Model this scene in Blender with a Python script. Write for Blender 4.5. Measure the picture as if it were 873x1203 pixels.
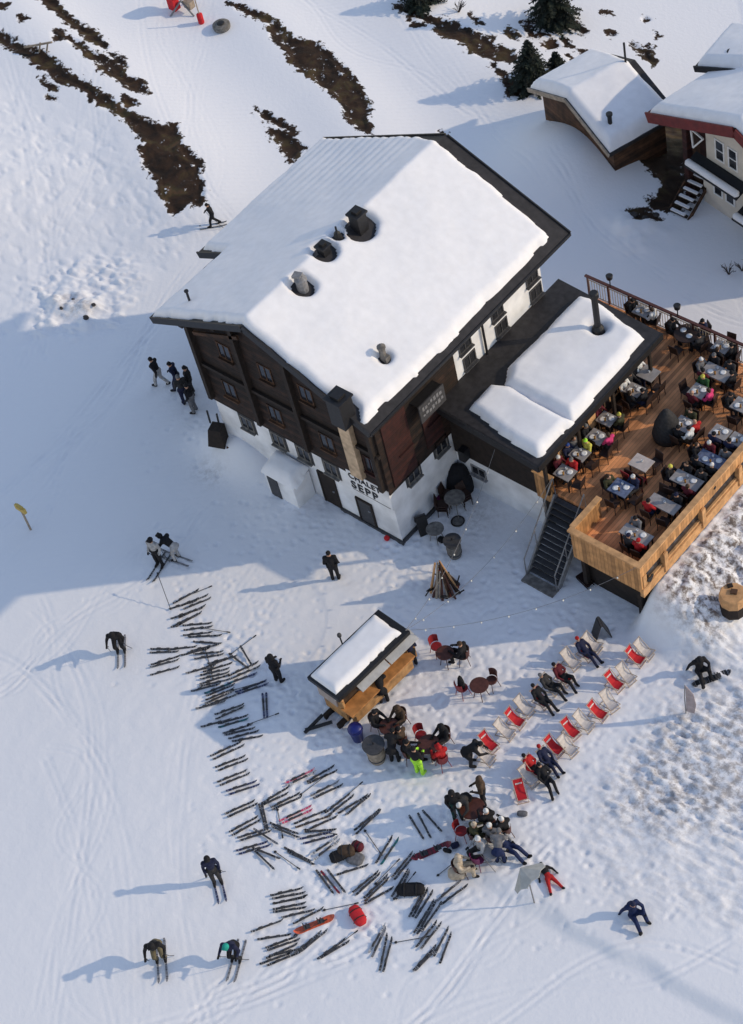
import bpy, bmesh, math, random
import numpy as np
from mathutils import Vector, Matrix
R = math.radians
sc = bpy.context.scene
for o in list(bpy.data.objects): bpy.data.objects.remove(o)
C = sc.collection

# ------------------------------------------------------------------ camera
FPX, CX, CY = 2323.82, 436.5, 601.5
CAM = Vector((38.5765, -30.9786, 60.3174))
PITCH, ROLL, YAW = R(49.5551), R(-15.4353), R(-52.2438)
cp, sp = math.cos(PITCH), math.sin(PITCH)
FW = Vector((math.sin(YAW)*cp, math.cos(YAW)*cp, -sp))
r0 = Vector((math.cos(YAW), -math.sin(YAW), 0)); u0 = r0.cross(FW)
RT = math.cos(ROLL)*r0 + math.sin(ROLL)*u0
UP = -math.sin(ROLL)*r0 + math.cos(ROLL)*u0
cd = bpy.data.cameras.new('camera'); cam = bpy.data.objects.new('camera', cd); C.objects.link(cam)
m = Matrix.Identity(4)
for i, v in enumerate((RT, UP, -FW)):
    for j in range(3): m[j][i] = v[j]
m.translation = CAM; cam.matrix_world = m
cd.sensor_fit = 'HORIZONTAL'; cd.sensor_width = 36; cd.lens = 36*FPX/873; cd.clip_start = 1; cd.clip_end = 3000
sc.camera = cam
# ------------------------------------------------------------------ light
SUN_AZ, SUN_EL = 42.0, 25.0            # azimuth counted from +X towards +Y
w = bpy.data.worlds.new('World'); sc.world = w; w.use_nodes = True
nt = w.node_tree; bg = nt.nodes['Background']
sky = nt.nodes.new('ShaderNodeTexSky'); sky.sky_type = 'NISHITA'; sky.sun_disc = False
sky.sun_elevation = R(SUN_EL); sky.sun_rotation = R(90-SUN_AZ); sky.altitude = 1800; sky.air_density = 2.0; sky.dust_density = 0.7; sky.ozone_density = 0.0
tint = nt.nodes.new('ShaderNodeMix'); tint.data_type = 'RGBA'; tint.blend_type = 'MULTIPLY'; tint.inputs[0].default_value = 1; tint.inputs[7].default_value = (1.0, .925, 1.01, 1)
nt.links.new(sky.outputs[0], tint.inputs[6]); nt.links.new(tint.outputs[2], bg.inputs[0]); bg.inputs[1].default_value = 0.15
sl = bpy.data.lights.new('sun', 'SUN'); sl.energy = 2.0; sl.angle = R(0.8); sl.color = (1.0, 0.82, 0.57)
so = bpy.data.objects.new('sun', sl); C.objects.link(so)
sdir = Vector((math.cos(R(SUN_AZ))*math.cos(R(SUN_EL)), math.sin(R(SUN_AZ))*math.cos(R(SUN_EL)), math.sin(R(SUN_EL))))
so.rotation_euler = sdir.to_track_quat('Z', 'Y').to_euler(); so.location = (20, 20, 40)
sc.view_settings.view_transform = 'Standard'; sc.view_settings.look = 'None'; sc.view_settings.gamma = 1
sc.view_settings.use_curve_mapping = False
sc.view_settings.exposure = 0.27

# ------------------------------------------------------------------ numeric helpers
def ray(px, py): return FW + RT*((px-CX)/FPX) - UP*((py-CY)/FPX)
def PZ(px, py, z=0.0):                       # point of a sight line at height z
    d = ray(px, py); return CAM + d*((z-CAM.z)/d.z)
def PX(px, py, x): d = ray(px, py); return CAM + d*((x-CAM.x)/d.x)
def PY(px, py, y): d = ray(px, py); return CAM + d*((y-CAM.y)/d.y)
def h2(ix, iy, s):
    v = np.sin(ix*127.1+iy*311.7+s*74.7)*43758.5453
    return v-np.floor(v)
def vn(x, y, s=0):
    x = np.asarray(x, float); y = np.asarray(y, float)
    ix = np.floor(x); iy = np.floor(y); fx = x-ix; fy = y-iy
    fx = fx*fx*fx*(fx*(fx*6-15)+10); fy = fy*fy*fy*(fy*(fy*6-15)+10)
    a = h2(ix, iy, s); b = h2(ix+1, iy, s); c = h2(ix, iy+1, s); d = h2(ix+1, iy+1, s)
    return (a*(1-fx)+b*fx)*(1-fy)+(c*(1-fx)+d*fx)*fy-0.5
def fbm(x, y, s=0, o=3):
    t = 0; a = 1.0
    for k in range(o): t = t+a*vn(x, y, s+k*17); x = x*2.03+3.1; y = y*2.03-1.7; a *= .5
    return t
def sst(a, b, x):
    t = np.clip((np.asarray(x, float)-a)/(b-a), 0, 1); return t*t*(3-2*t)
def sdf(poly, x, y):                         # signed distance, positive inside
    x = np.asarray(x, float); y = np.asarray(y, float)
    d = np.full(x.shape, 1e9); ins = np.zeros(x.shape, bool); n = len(poly)
    for i in range(n):
        ax, ay = poly[i]; bx, by = poly[(i+1) % n]
        ex, ey = bx-ax, by-ay; L2 = ex*ex+ey*ey+1e-12
        t = np.clip(((x-ax)*ex+(y-ay)*ey)/L2, 0, 1)
        d = np.minimum(d, (x-ax-t*ex)**2+(y-ay-t*ey)**2)
        c = ((ay > y) != (by > y)); xi = ax+(y-ay)*ex/(ey if abs(ey) > 1e-12 else 1e-12)
        ins ^= c & (x < xi)
    d = np.sqrt(d); return np.where(ins, d, -d)
def sdl(line, x, y):                         # distance to a polyline
    x = np.asarray(x, float); y = np.asarray(y, float); d = np.full(x.shape, 1e9)
    for i in range(len(line)-1):
        ax, ay = line[i]; bx, by = line[i+1]; ex, ey = bx-ax, by-ay
        t = np.clip(((x-ax)*ex+(y-ay)*ey)/(ex*ex+ey*ey+1e-12), 0, 1)
        d = np.minimum(d, np.hypot(x-ax-t*ex, y-ay-t*ey))
    return d
def w2(pts, z=0): return [tuple(PZ(a, b, z)[:2]) for a, b in pts]

# ------------------------------------------------------------------ terrain shape
ROUGH_R = w2([(735, 690), (790, 640), (900, 560), (960, 800), (900, 1120), (790, 1075), (700, 1050), (655, 985), (690, 900), (745, 845), (790, 770)])
ROUGH_RC = w2([(790, 840), (900, 800), (900, 960), (790, 985), (720, 960), (740, 900)])
RUBBLE = w2([(725, 712), (873, 575), (960, 520), (960, 640), (850, 690), (770, 725)])
ROUGH_L = w2([(-60, 120), (60, 150), (150, 175), (225, 260), (232, 296), (170, 330), (120, 400), (40, 420), (-80, 420)])
BANK_L = w2([(62, 352), (90, 345), (118, 362), (105, 378), (70, 376)])
BANK_2 = w2([(36, 330), (90, 305), (150, 300), (172, 330), (140, 385), (90, 400), (36, 392)])
BERM = w2([(600, 1052), (640, 1085), (690, 1104), (745, 1130), (800, 1160), (880, 1202), (940, 1240)])
TRACKS = [w2([(0, 592), (60, 530), (110, 485), (150, 440), (190, 360)]), w2([(0, 610), (70, 545), (125, 490), (165, 445), (205, 360)]),
          w2([(0, 800), (22, 765), (45, 738)]), w2([(4, 812), (30, 770), (52, 742)]),
          w2([(186, 1132), (188, 1160), (187, 1203)]), w2([(192, 1132), (196, 1160), (198, 1203)]),
          w2([(60, 700), (130, 640), (185, 610), (260, 600)]), w2([(300, 770), (360, 700), (420, 680), (520, 690)]), w2([(0, 235), (20, 180), (30, 130)]), w2([(32, 300), (40, 220), (36, 150)])]
RIDGE_A = w2([(20, 30), (70, 75), (130, 120), (175, 160), (205, 200), (225, 240)])
RIDGE_B = w2([(300, 20), (340, 60), (390, 100), (425, 150)])
RIDGE_C = w2([(430, -30), (520, 30), (600, 75), (650, 110)])
def Hbase(x, y):
    x = np.asarray(x, float); y = np.asarray(y, float)
    far = sst(16, 60, np.hypot(x-0, y-4))
    h = 0.16*fbm(x/9, y/9, 3, 2)*sst(3, 16, np.hypot(x+2, y-2))
    h = h+0.55*np.exp(-(sdl(RIDGE_A, x, y)/2.6)**2)+0.45*np.exp(-(sdl(RIDGE_B, x, y)/2.4)**2)+0.5*np.exp(-(sdl(RIDGE_C, x, y)/3)**2)
    h = h-0.095*sst(27, 37, y-x)*np.clip((x+20)*.74+(y-16)*.67, -26, 22)
    h = h+far*2.5*fbm(x/28, y/28, 9, 2)*sst(25, 70, np.hypot(x, y))
    return h
def RUBM(x, y): return sst(10.4, 10.7, x)*(1-sst(12.2, 14.0, x+.9*vn(x/1.2, y/1.2, 99)))*sst(1.6, 3.2, y+.6*vn(x/.8, y/.8, 98))*(1-sst(15, 18, y))
def H(x, y):
    x = np.asarray(x, float); y = np.asarray(y, float)
    h = Hbase(x, y)
    # snow bank against the front left of the house, little mound by the entrance
    h = h+1.05*np.exp(-((x+8.6)/1.9)**2-((y+0.1)/0.95)**2)+0.22*np.exp(-((x+5.2)/1.6)**2-((y+1.4)/1.1)**2)
    h = h+0.5*sst(-.6, .8, sdf(BANK_L, x, y))*(0.6+1.2*vn(x/.6, y/.6, 5))
    d = sdl(BERM, x, y)
    bx0, by0 = BERM[0]; bx1, by1 = BERM[-1]
    side = ((x-bx0)*(by1-by0)-(y-by0)*(bx1-bx0))/math.hypot(bx1-bx0, by1-by0)
    h = h+0.20*sst(-.3, .35, -side+.3*vn(x/1.3, y/1.3, 8))*np.exp(-(np.maximum(d, 0)/4.5)**2)
    m = sst(-.9, 1.2, sdf(ROUGH_R, x, y)); mc = sst(-1.2, 1.2, sdf(ROUGH_RC, x, y))
    n1 = fbm(x/1.1+y/3, y/.8, 21, 2); nd = fbm((x+.15*y)/.50, (y-.1*x)/.18, 31, 3); ne = fbm((x+.3*y)/.26, (y-.2*x)/.15, 33, 2); gate = .65+.7*np.clip(vn(x/2.3, y/1.7, 37)+.5, 0, 1)
    h = h+m*(0.05+0.05*mc)*n1+gate*(m*(.075+.09*mc)*nd+m*(.04+.05*mc)*np.abs(ne))
    q = RUBM(x, y); h = h+q*(0.34*np.abs(fbm(x/.6, y/.6, 41, 4))+0.30*np.maximum(0, vn(x/.27, y/.27, 44))-0.10)
    l = sst(-1.5, 1.5, sdf(ROUGH_L, x, y)); h = h+l*(0.05*fbm(x/1.2, y/.9, 51, 2)+.11*np.minimum(0, fbm((x-.2*y)/.7, (y+.3*x)/.26, 57, 3)+.12)+.03*vn(x/.28, y/.28, 58))
    for t in TRACKS:
        dd = sdl(t, x, y); h = h-0.022*np.exp(-(dd/.14)**2)*(.5+vn(x/1.5, y/1.5, 91))
    h = h+1.75*sst(9.7, 10.35, x)*np.exp(-(np.maximum(x-10.5, 0)/2.6)**2)*sst(.9, 2.9, y)*(1-.6*sst(13, 16, y))
    h = h+1.6*np.exp(-((x+7.6)/3.2)**2-((y-21.6)/3.0)**2)+.35*np.exp(-((x+2.2)/1.3)**2-((y-18.8)/1.0)**2)*(1+fbm(x/.7, y/.7, 95, 2))
    b2 = sst(-.6, .8, sdf(BANK_2, x, y)); h = h+b2*(.28*np.abs(fbm((x+.4*y)/.9, (y-.3*x)/.45, 71, 3))+.10*vn(x/.3, y/.3, 73))
    # trodden plaza
    pl = 1-sst(6, 20, np.hypot(x-3, y+7)); h = h+pl*0.020*fbm(x/.45, y/.45, 61, 3)
    return h
def Hf(x, y): return float(H(np.array([x]), np.array([y]))[0])
def G(px, py):                               # where a sight line meets the snow
    p = PZ(px, py, 0)
    for _ in range(5): p = PZ(px, py, Hf(p.x, p.y))
    return p
def Gb(px, py):
    p = PZ(px, py, 0)
    for _ in range(4): p = PZ(px, py, float(Hbase(np.array([p.x]), np.array([p.y]))[0]))
    return p.x, p.y
def zs(pts, ox, oy, s): return [Gb(ox+a/s, oy+b/s) for a, b in pts]
DIRT_AND_SHADE = [zs(q, 0, 0, 2.91) for q in (
    [(-30, 100), (30, 125), (100, 165), (160, 185), (240, 255), (300, 290), (360, 330), (440, 385), (470, 400), (560, 435), (600, 425), (612, 490), (650, 520), (685, 555), (680, 600), (690, 650), (685, 700), (640, 700), (590, 730), (575, 690), (550, 660), (545, 610), (500, 570), (480, 510), (500, 490), (455, 425), (390, 380), (310, 335), (300, 310), (240, 285), (200, 280), (150, 235), (100, 195), (60, 175), (-30, 130)],
    [(125, -10), (180, -10), (230, 50), (290, 90), (330, 110), (365, 160), (330, 150), (270, 110), (220, 65), (170, 20)],
    [(195, 100), (260, 140), (330, 185), (380, 205), (430, 255), (480, 275), (505, 315), (450, 305), (400, 265), (350, 240), (330, 210), (270, 160)],
    [(185, 110), (220, 125), (190, 135)], [(375, 180), (410, 195), (430, 225), (400, 210)], [(425, 325), (465, 355), (430, 360)], [(140, 260), (160, 265), (150, 275)], [(155, 285), (190, 300), (170, 297)], [(160, 325), (185, 335), (170, 337)], [(-10, 5), (30, 15), (10, 28)], [(65, 55), (90, 62), (70, 66)])]
DIRT_AND_SHADE += [zs(q, 250, 0, 2.494) for q in (
    [(40, 5), (100, 25), (180, 60), (230, 110), (300, 125), (350, 165), (400, 215), (440, 270), (455, 310), (450, 360), (465, 390), (440, 380), (400, 350), (370, 290), (320, 250), (275, 215), (225, 180), (210, 140), (170, 100), (165, 65), (100, 35)],
    [(165, 380), (200, 385), (265, 435), (230, 470), (200, 420)], [(125, 320), (180, 345), (245, 385), (240, 392), (170, 355)], [(665, 383), (685, 390), (675, 397)])]
DIRT_AND_SHADE += [zs(q, 470, 0, 3.796) for q in (
    [(-10, 20), (60, 50), (150, 85), (200, 90), (320, 135), (390, 175), (420, 200), (490, 220), (520, 275), (470, 275), (400, 255), (310, 225), (300, 195), (160, 140), (150, 110), (60, 70), (-10, 35)],
    [(415, 290), (440, 310), (500, 360), (545, 400), (535, 435), (490, 420), (460, 350)], [(545, 95), (580, 100), (610, 165), (585, 160)], [(490, 120), (515, 150), (510, 175), (485, 150)],
    [(635, 195), (690, 180), (705, 205), (660, 220)], [(800, 225), (830, 235), (825, 245)], [(315, 60), (370, 110), (335, 95)], [(40, 90), (110, 115), (70, 110)], [(700, 100), (760, 90), (835, 140), (820, 150), (750, 105)], [(400, 155), (420, 165), (415, 175)], [(745, 245), (795, 280), (760, 265)], [(610, 140), (650, 155), (630, 158)], [(720, 170), (770, 205), (740, 195)])]
DIRT_AND_SHADE += [zs(q, 600, 0, 3.198) for q in ([(455, 165), (510, 190), (550, 230), (535, 245), (500, 210)], [(345, 40), (375, 50), (360, 55)], [(500, 68), (520, 74), (505, 77)], [(360, 118), (385, 128), (370, 133)], [(540, 125), (555, 135), (548, 138)], [(430, 800), (500, 795), (560, 830), (480, 835)], [(505, 170), (525, 178), (512, 183)],
    [(425, 600), (560, 470), (700, 470), (720, 700), (640, 790), (540, 790), (525, 765), (585, 705), (520, 650)])]  # last outline: paved gap by the cabin, its shade painted as dark earth
HOLES = [zs(q, 0, 0, 2.91) for q in ([(605, 500), (625, 515), (632, 545), (612, 530)], [(640, 550), (665, 560), (655, 575)], [(560, 635), (580, 650), (570, 660)])] + [zs([(335, 170), (350, 175), (385, 215), (375, 220)], 250, 0, 2.494), zs([(270, 200), (285, 208), (276, 215)], 250, 0, 2.494)]

# ------------------------------------------------------------------ materials
MATS = {}
def mat(name, col, rough=.7, var=.12, scale=6.0, bump=0.0, bscale=20.0, metal=0.0, spec=.4, wave=None):
    if name in MATS: return MATS[name]
    M = bpy.data.materials.new(name); M.use_nodes = True; t = M.node_tree; b = t.nodes['Principled BSDF']
    b.inputs['Roughness'].default_value = rough; b.inputs['Metallic'].default_value = metal
    b.inputs['Specular IOR Level'].default_value = spec
    tc = t.nodes.new('ShaderNodeTexCoord'); n = t.nodes.new('ShaderNodeTexNoise'); n.inputs['Scale'].default_value = scale; n.inputs['Detail'].default_value = 5
    t.links.new(tc.outputs['Object'], n.inputs['Vector'])
    r = t.nodes.new('ShaderNodeMapRange'); r.inputs[1].default_value = .3; r.inputs[2].default_value = .7; r.inputs[3].default_value = 1-var*1.6; r.inputs[4].default_value = 1+var
    t.links.new(n.outputs[0], r.inputs[0])
    mx = t.nodes.new('ShaderNodeMix'); mx.data_type = 'RGBA'; mx.blend_type = 'MULTIPLY'; mx.inputs[0].default_value = 1; mx.inputs[6].default_value = (*col, 1)
    t.links.new(r.outputs[0], mx.inputs[7]); out = mx.outputs[2]
    hgt = None
    if wave:                                  # plank or log joints: (axis 0..2, boards per metre, depth of the dark joint)
        ax, fr, dep = wave
        s = t.nodes.new('ShaderNodeSeparateXYZ'); t.links.new(tc.outputs['Object'], s.inputs[0])
        mu = t.nodes.new('ShaderNodeMath'); mu.operation = 'MULTIPLY'; mu.inputs[1].default_value = fr; t.links.new(s.outputs[ax], mu.inputs[0])
        fl = t.nodes.new('ShaderNodeMath'); fl.operation = 'FLOOR'; t.links.new(mu.outputs[0], fl.inputs[0])
        fr_ = t.nodes.new('ShaderNodeMath'); fr_.operation = 'FRACT'; t.links.new(mu.outputs[0], fr_.inputs[0])
        wn = t.nodes.new('ShaderNodeTexWhiteNoise'); wn.noise_dimensions = '1D'; t.links.new(fl.outputs[0], wn.inputs['W'])
        rr = t.nodes.new('ShaderNodeMapRange'); rr.inputs[3].default_value = 1-var*1.4; rr.inputs[4].default_value = 1+var; t.links.new(wn.outputs[0], rr.inputs[0])
        m2 = t.nodes.new('ShaderNodeMix'); m2.data_type = 'RGBA'; m2.blend_type = 'MULTIPLY'; m2.inputs[0].default_value = 1
        t.links.new(out, m2.inputs[6]); t.links.new(rr.outputs[0], m2.inputs[7])
        pk = t.nodes.new('ShaderNodeMath'); pk.operation = 'PINGPONG'; pk.inputs[1].default_value = .5; t.links.new(fr_.outputs[0], pk.inputs[0])
        st = t.nodes.new('ShaderNodeMapRange'); st.interpolation_type = 'SMOOTHSTEP'; st.inputs[1].default_value = 0; st.inputs[2].default_value = .12; st.inputs[3].default_value = 1-dep; st.inputs[4].default_value = 1; t.links.new(pk.outputs[0], st.inputs[0])
        m3 = t.nodes.new('ShaderNodeMix'); m3.data_type = 'RGBA'; m3.blend_type = 'MULTIPLY'; m3.inputs[0].default_value = 1
        t.links.new(m2.outputs[2], m3.inputs[6]); t.links.new(st.outputs[0], m3.inputs[7]); out = m3.outputs[2]; hgt = st.outputs[0]
    t.links.new(out, b.inputs['Base Color'])
    if bump or hgt:
        bp = t.nodes.new('ShaderNodeBump'); bp.inputs['Strength'].default_value = bump or .5; bp.inputs['Distance'].default_value = .02
        if hgt: t.links.new(hgt, bp.inputs['Height'])
        else:
            n2 = t.nodes.new('ShaderNodeTexNoise'); n2.inputs['Scale'].default_value = bscale; n2.inputs['Detail'].default_value = 4
            t.links.new(tc.outputs['Object'], n2.inputs['Vector']); t.links.new(n2.outputs[0], bp.inputs['Height'])
        t.links.new(bp.outputs[0], b.inputs['Normal'])
    MATS[name] = M; return M

SNOWC = (.80, .80, .83)
def snow_ground_mat():
    M = bpy.data.materials.new('snow_earth_and_shade'); M.use_nodes = True; t = M.node_tree; b = t.nodes['Principled BSDF']; N = t.nodes.new; L = t.links.new
    geo = N('ShaderNodeNewGeometry'); at = N('ShaderNodeAttribute'); at.attribute_name = 'dirt_and_shade'
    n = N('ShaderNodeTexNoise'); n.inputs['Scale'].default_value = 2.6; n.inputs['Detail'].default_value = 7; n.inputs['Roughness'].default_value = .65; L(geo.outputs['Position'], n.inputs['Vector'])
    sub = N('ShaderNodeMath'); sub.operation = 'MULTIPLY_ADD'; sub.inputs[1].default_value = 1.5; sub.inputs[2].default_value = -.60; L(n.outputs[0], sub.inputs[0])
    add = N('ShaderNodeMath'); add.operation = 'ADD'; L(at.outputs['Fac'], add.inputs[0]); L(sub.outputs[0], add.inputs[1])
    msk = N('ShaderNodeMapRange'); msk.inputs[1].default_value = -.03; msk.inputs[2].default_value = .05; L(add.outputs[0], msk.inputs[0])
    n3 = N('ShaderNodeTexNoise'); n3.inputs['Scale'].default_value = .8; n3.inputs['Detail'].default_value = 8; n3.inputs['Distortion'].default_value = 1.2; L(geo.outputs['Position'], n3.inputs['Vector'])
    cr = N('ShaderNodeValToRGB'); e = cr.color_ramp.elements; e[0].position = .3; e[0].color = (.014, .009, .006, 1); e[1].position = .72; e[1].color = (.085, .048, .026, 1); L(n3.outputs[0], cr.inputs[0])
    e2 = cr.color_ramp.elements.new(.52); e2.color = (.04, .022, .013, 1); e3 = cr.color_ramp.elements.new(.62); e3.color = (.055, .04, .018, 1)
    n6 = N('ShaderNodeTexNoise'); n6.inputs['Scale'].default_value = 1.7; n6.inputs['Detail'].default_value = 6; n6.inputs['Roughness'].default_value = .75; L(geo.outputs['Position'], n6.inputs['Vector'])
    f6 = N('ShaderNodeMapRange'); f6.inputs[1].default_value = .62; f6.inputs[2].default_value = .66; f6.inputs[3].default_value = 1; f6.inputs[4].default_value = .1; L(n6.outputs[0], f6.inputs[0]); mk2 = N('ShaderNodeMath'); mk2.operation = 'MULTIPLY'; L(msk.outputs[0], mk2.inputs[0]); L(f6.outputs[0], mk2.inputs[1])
    at2 = N('ShaderNodeAttribute'); at2.attribute_name = 'stain'
    n4 = N('ShaderNodeTexNoise'); n4.inputs['Scale'].default_value = 3.5; n4.inputs['Detail'].default_value = 8; n4.inputs['Roughness'].default_value = .7; L(geo.outputs['Position'], n4.inputs['Vector'])
    s4 = N('ShaderNodeMapRange'); s4.inputs[1].default_value = .43; s4.inputs[2].default_value = .60; L(n4.outputs[0], s4.inputs[0])
    s5 = N('ShaderNodeMath'); s5.operation = 'MULTIPLY'; L(s4.outputs[0], s5.inputs[0]); L(at2.outputs['Fac'], s5.inputs[1])
    mx0 = N('ShaderNodeMix'); mx0.data_type = 'RGBA'; mx0.inputs[6].default_value = (*SNOWC, 1); mx0.inputs[7].default_value = (.16, .13, .115, 1); L(s5.outputs[0], mx0.inputs[0])
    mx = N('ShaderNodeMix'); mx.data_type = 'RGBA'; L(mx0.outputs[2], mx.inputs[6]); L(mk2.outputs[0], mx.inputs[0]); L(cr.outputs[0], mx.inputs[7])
    L(mx.outputs[2], b.inputs['Base Color']); b.inputs['Roughness'].default_value = .75; b.inputs['Specular IOR Level'].default_value = .2
    # fine grain, soft lumps, groomer corduroy on the pistes
    nb = N('ShaderNodeTexNoise'); nb.inputs['Scale'].default_value = 5; nb.inputs['Detail'].default_value = 8; nb.inputs['Roughness'].default_value = .6; L(geo.outputs['Position'], nb.inputs['Vector'])
    at3 = N('ShaderNodeAttribute'); at3.attribute_name = 'piste'
    mp = N('ShaderNodeMapping'); mp.inputs['Rotation'].default_value = (0, 0, R(47)); L(geo.outputs['Position'], mp.inputs[0])
    wv = N('ShaderNodeTexWave'); wv.inputs['Scale'].default_value = 1.1; wv.inputs['Distortion'].default_value = 3; wv.inputs['Detail'].default_value = 3; wv.inputs['Detail Scale'].default_value = .35; L(mp.outputs[0], wv.inputs['Vector'])
    wm = N('ShaderNodeMath'); wm.operation = 'MULTIPLY'; L(wv.outputs['Fac'], wm.inputs[0]); L(at3.outputs['Fac'], wm.inputs[1])
    w2_ = N('ShaderNodeMath'); w2_.operation = 'MULTIPLY_ADD'; w2_.inputs[1].default_value = .35; L(wm.outputs[0], w2_.inputs[0]); L(nb.outputs[0], w2_.inputs[2])
    ds = N('ShaderNodeMath'); ds.operation = 'MULTIPLY_ADD'; ds.inputs[1].default_value = 4.0; ds.inputs[2].default_value = .30; L(msk.outputs[0], ds.inputs[0])
    bp = N('ShaderNodeBump'); bp.inputs['Distance'].default_value = .05; L(w2_.outputs[0], bp.inputs['Height']); 
    ms = N('ShaderNodeMath'); ms.operation = 'MINIMUM'; ms.inputs[1].default_value = 1; L(ds.outputs[0], ms.inputs[0]); L(ms.outputs[0], bp.inputs['Strength'])
    L(bp.outputs[0], b.inputs['Normal'])
    return M
snow = mat('packed_snow', SNOWC, .75, .03, 3, .12, 6, spec=.2)
stucco = mat('white_stucco', (.76, .765, .79), .9, .14, 1.1, .25, 30, spec=.2)
cream = mat('cream_plaster', (.62, .57, .50), .9, .06, 2, .2, 30, spec=.2)
logs = mat('dark_log_wall', (.024, .012, .008), .8, .45, 3, wave=(2, 4.2, .75))
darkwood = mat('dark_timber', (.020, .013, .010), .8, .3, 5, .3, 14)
redwood = mat('dark_red_timber', (.040, .010, .008), .75, .25, 4, wave=(2, 5, .5))
redfascia = mat('dark_red_fascia', (.14, .016, .014), .6, .2, 3)
brownwall = mat('brown_boards', (.075, .036, .019), .8, .35, 3, wave=(2, 5, .6))
roofmetal = mat('dark_roof_sheet', (.026, .024, .026), .6, .25, 4, .15, 10, spec=.35)
black = mat('black_metal', (.014, .014, .016), .5, .2, 8)
darkgrey = mat('dark_grey', (.05, .05, .055), .6, .2, 8)
grey = mat('mid_grey_metal', (.20, .20, .21), .5, .2, 8)
stone = mat('stone_grey', (.16, .15, .14), .9, .3, 6, .5, 12)
glass = mat('window_glass', (.02, .022, .028), .15, .2, 2, spec=.6)
board = mat('pale_board', (.50, .37, .25), .75, .2, 4, .2, 10)
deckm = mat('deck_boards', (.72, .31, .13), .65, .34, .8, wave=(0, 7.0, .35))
larch = mat('new_larch_boards', (.52, .27, .11), .7, .2, 3, wave=(1, 6.0, .45))
larchx = mat('new_larch_boards_front', (.50, .26, .105), .7, .2, 3, wave=(0, 6.0, .45))
larchp = mat('new_larch_beam', (.56, .31, .14), .7, .2, 4, .2, 10)
weath = mat('weathered_wood', (.33, .27, .21), .8, .25, 5, .2, 14)
tabletop = mat('grey_table_top', (.30, .28, .275), .6, .12, 6)
chairm = mat('dark_chair_wood', (.035, .018, .014), .6, .3, 8)
redmetal = mat('red_painted_metal', (.26, .018, .022), .5, .2, 8)
brownmetal = mat('brown_metal', (.085, .028, .020), .5, .2, 8)
redcanvas = mat('red_canvas', (.52, .016, .024), .8, .12, 6)
whitecanvas = mat('off_white_canvas', (.60, .55, .52), .85, .12, 6)
frame_wood = mat('pale_frame_wood', (.46, .37, .29), .7, .2, 8)
white = mat('white_paint', (.75, .75, .75), .6, .06, 4)
skin = mat('skin', (.50, .29, .20), .6, .08, 12)
hairm = mat('hair_brown', (.05, .028, .016), .7, .2, 20)
bulbm = mat('bulb_glass', (.8, .78, .7), .2, .05, 4)
CLOTH = {}
def cloth(nm, c): CLOTH[nm] = mat(nm.replace(' ', '_')+'_cloth', c, .8, .2, 9, .9, 11, spec=.25)
for nm, c in dict(black=(.012, .012, .015), navy=(.014, .018, .05), charcoal=(.035, .034, .036), grey=(.15, .15, .16), brown=(.07, .045, .03), olive=(.045, .045, .022), khaki=(.14, .12, .075),
                  white=(.66, .66, .66), red=(.42, .018, .02), pink=(.62, .05, .17), teal=(.02, .32, .26), neon=(.42, .85, .06), yellow=(.6, .55, .10), blue=(.03, .07, .28), beige=(.45, .38, .30), purple=(.16, .02, .10), maroon=(.10, .012, .02), green=(.03, .09, .03)).items(): cloth(nm, c)
cloth('light grey', (.36, .36, .37)); cloth('dark teal', (.012, .05, .05)); cloth('dark blue', (.012, .022, .075))

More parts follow.
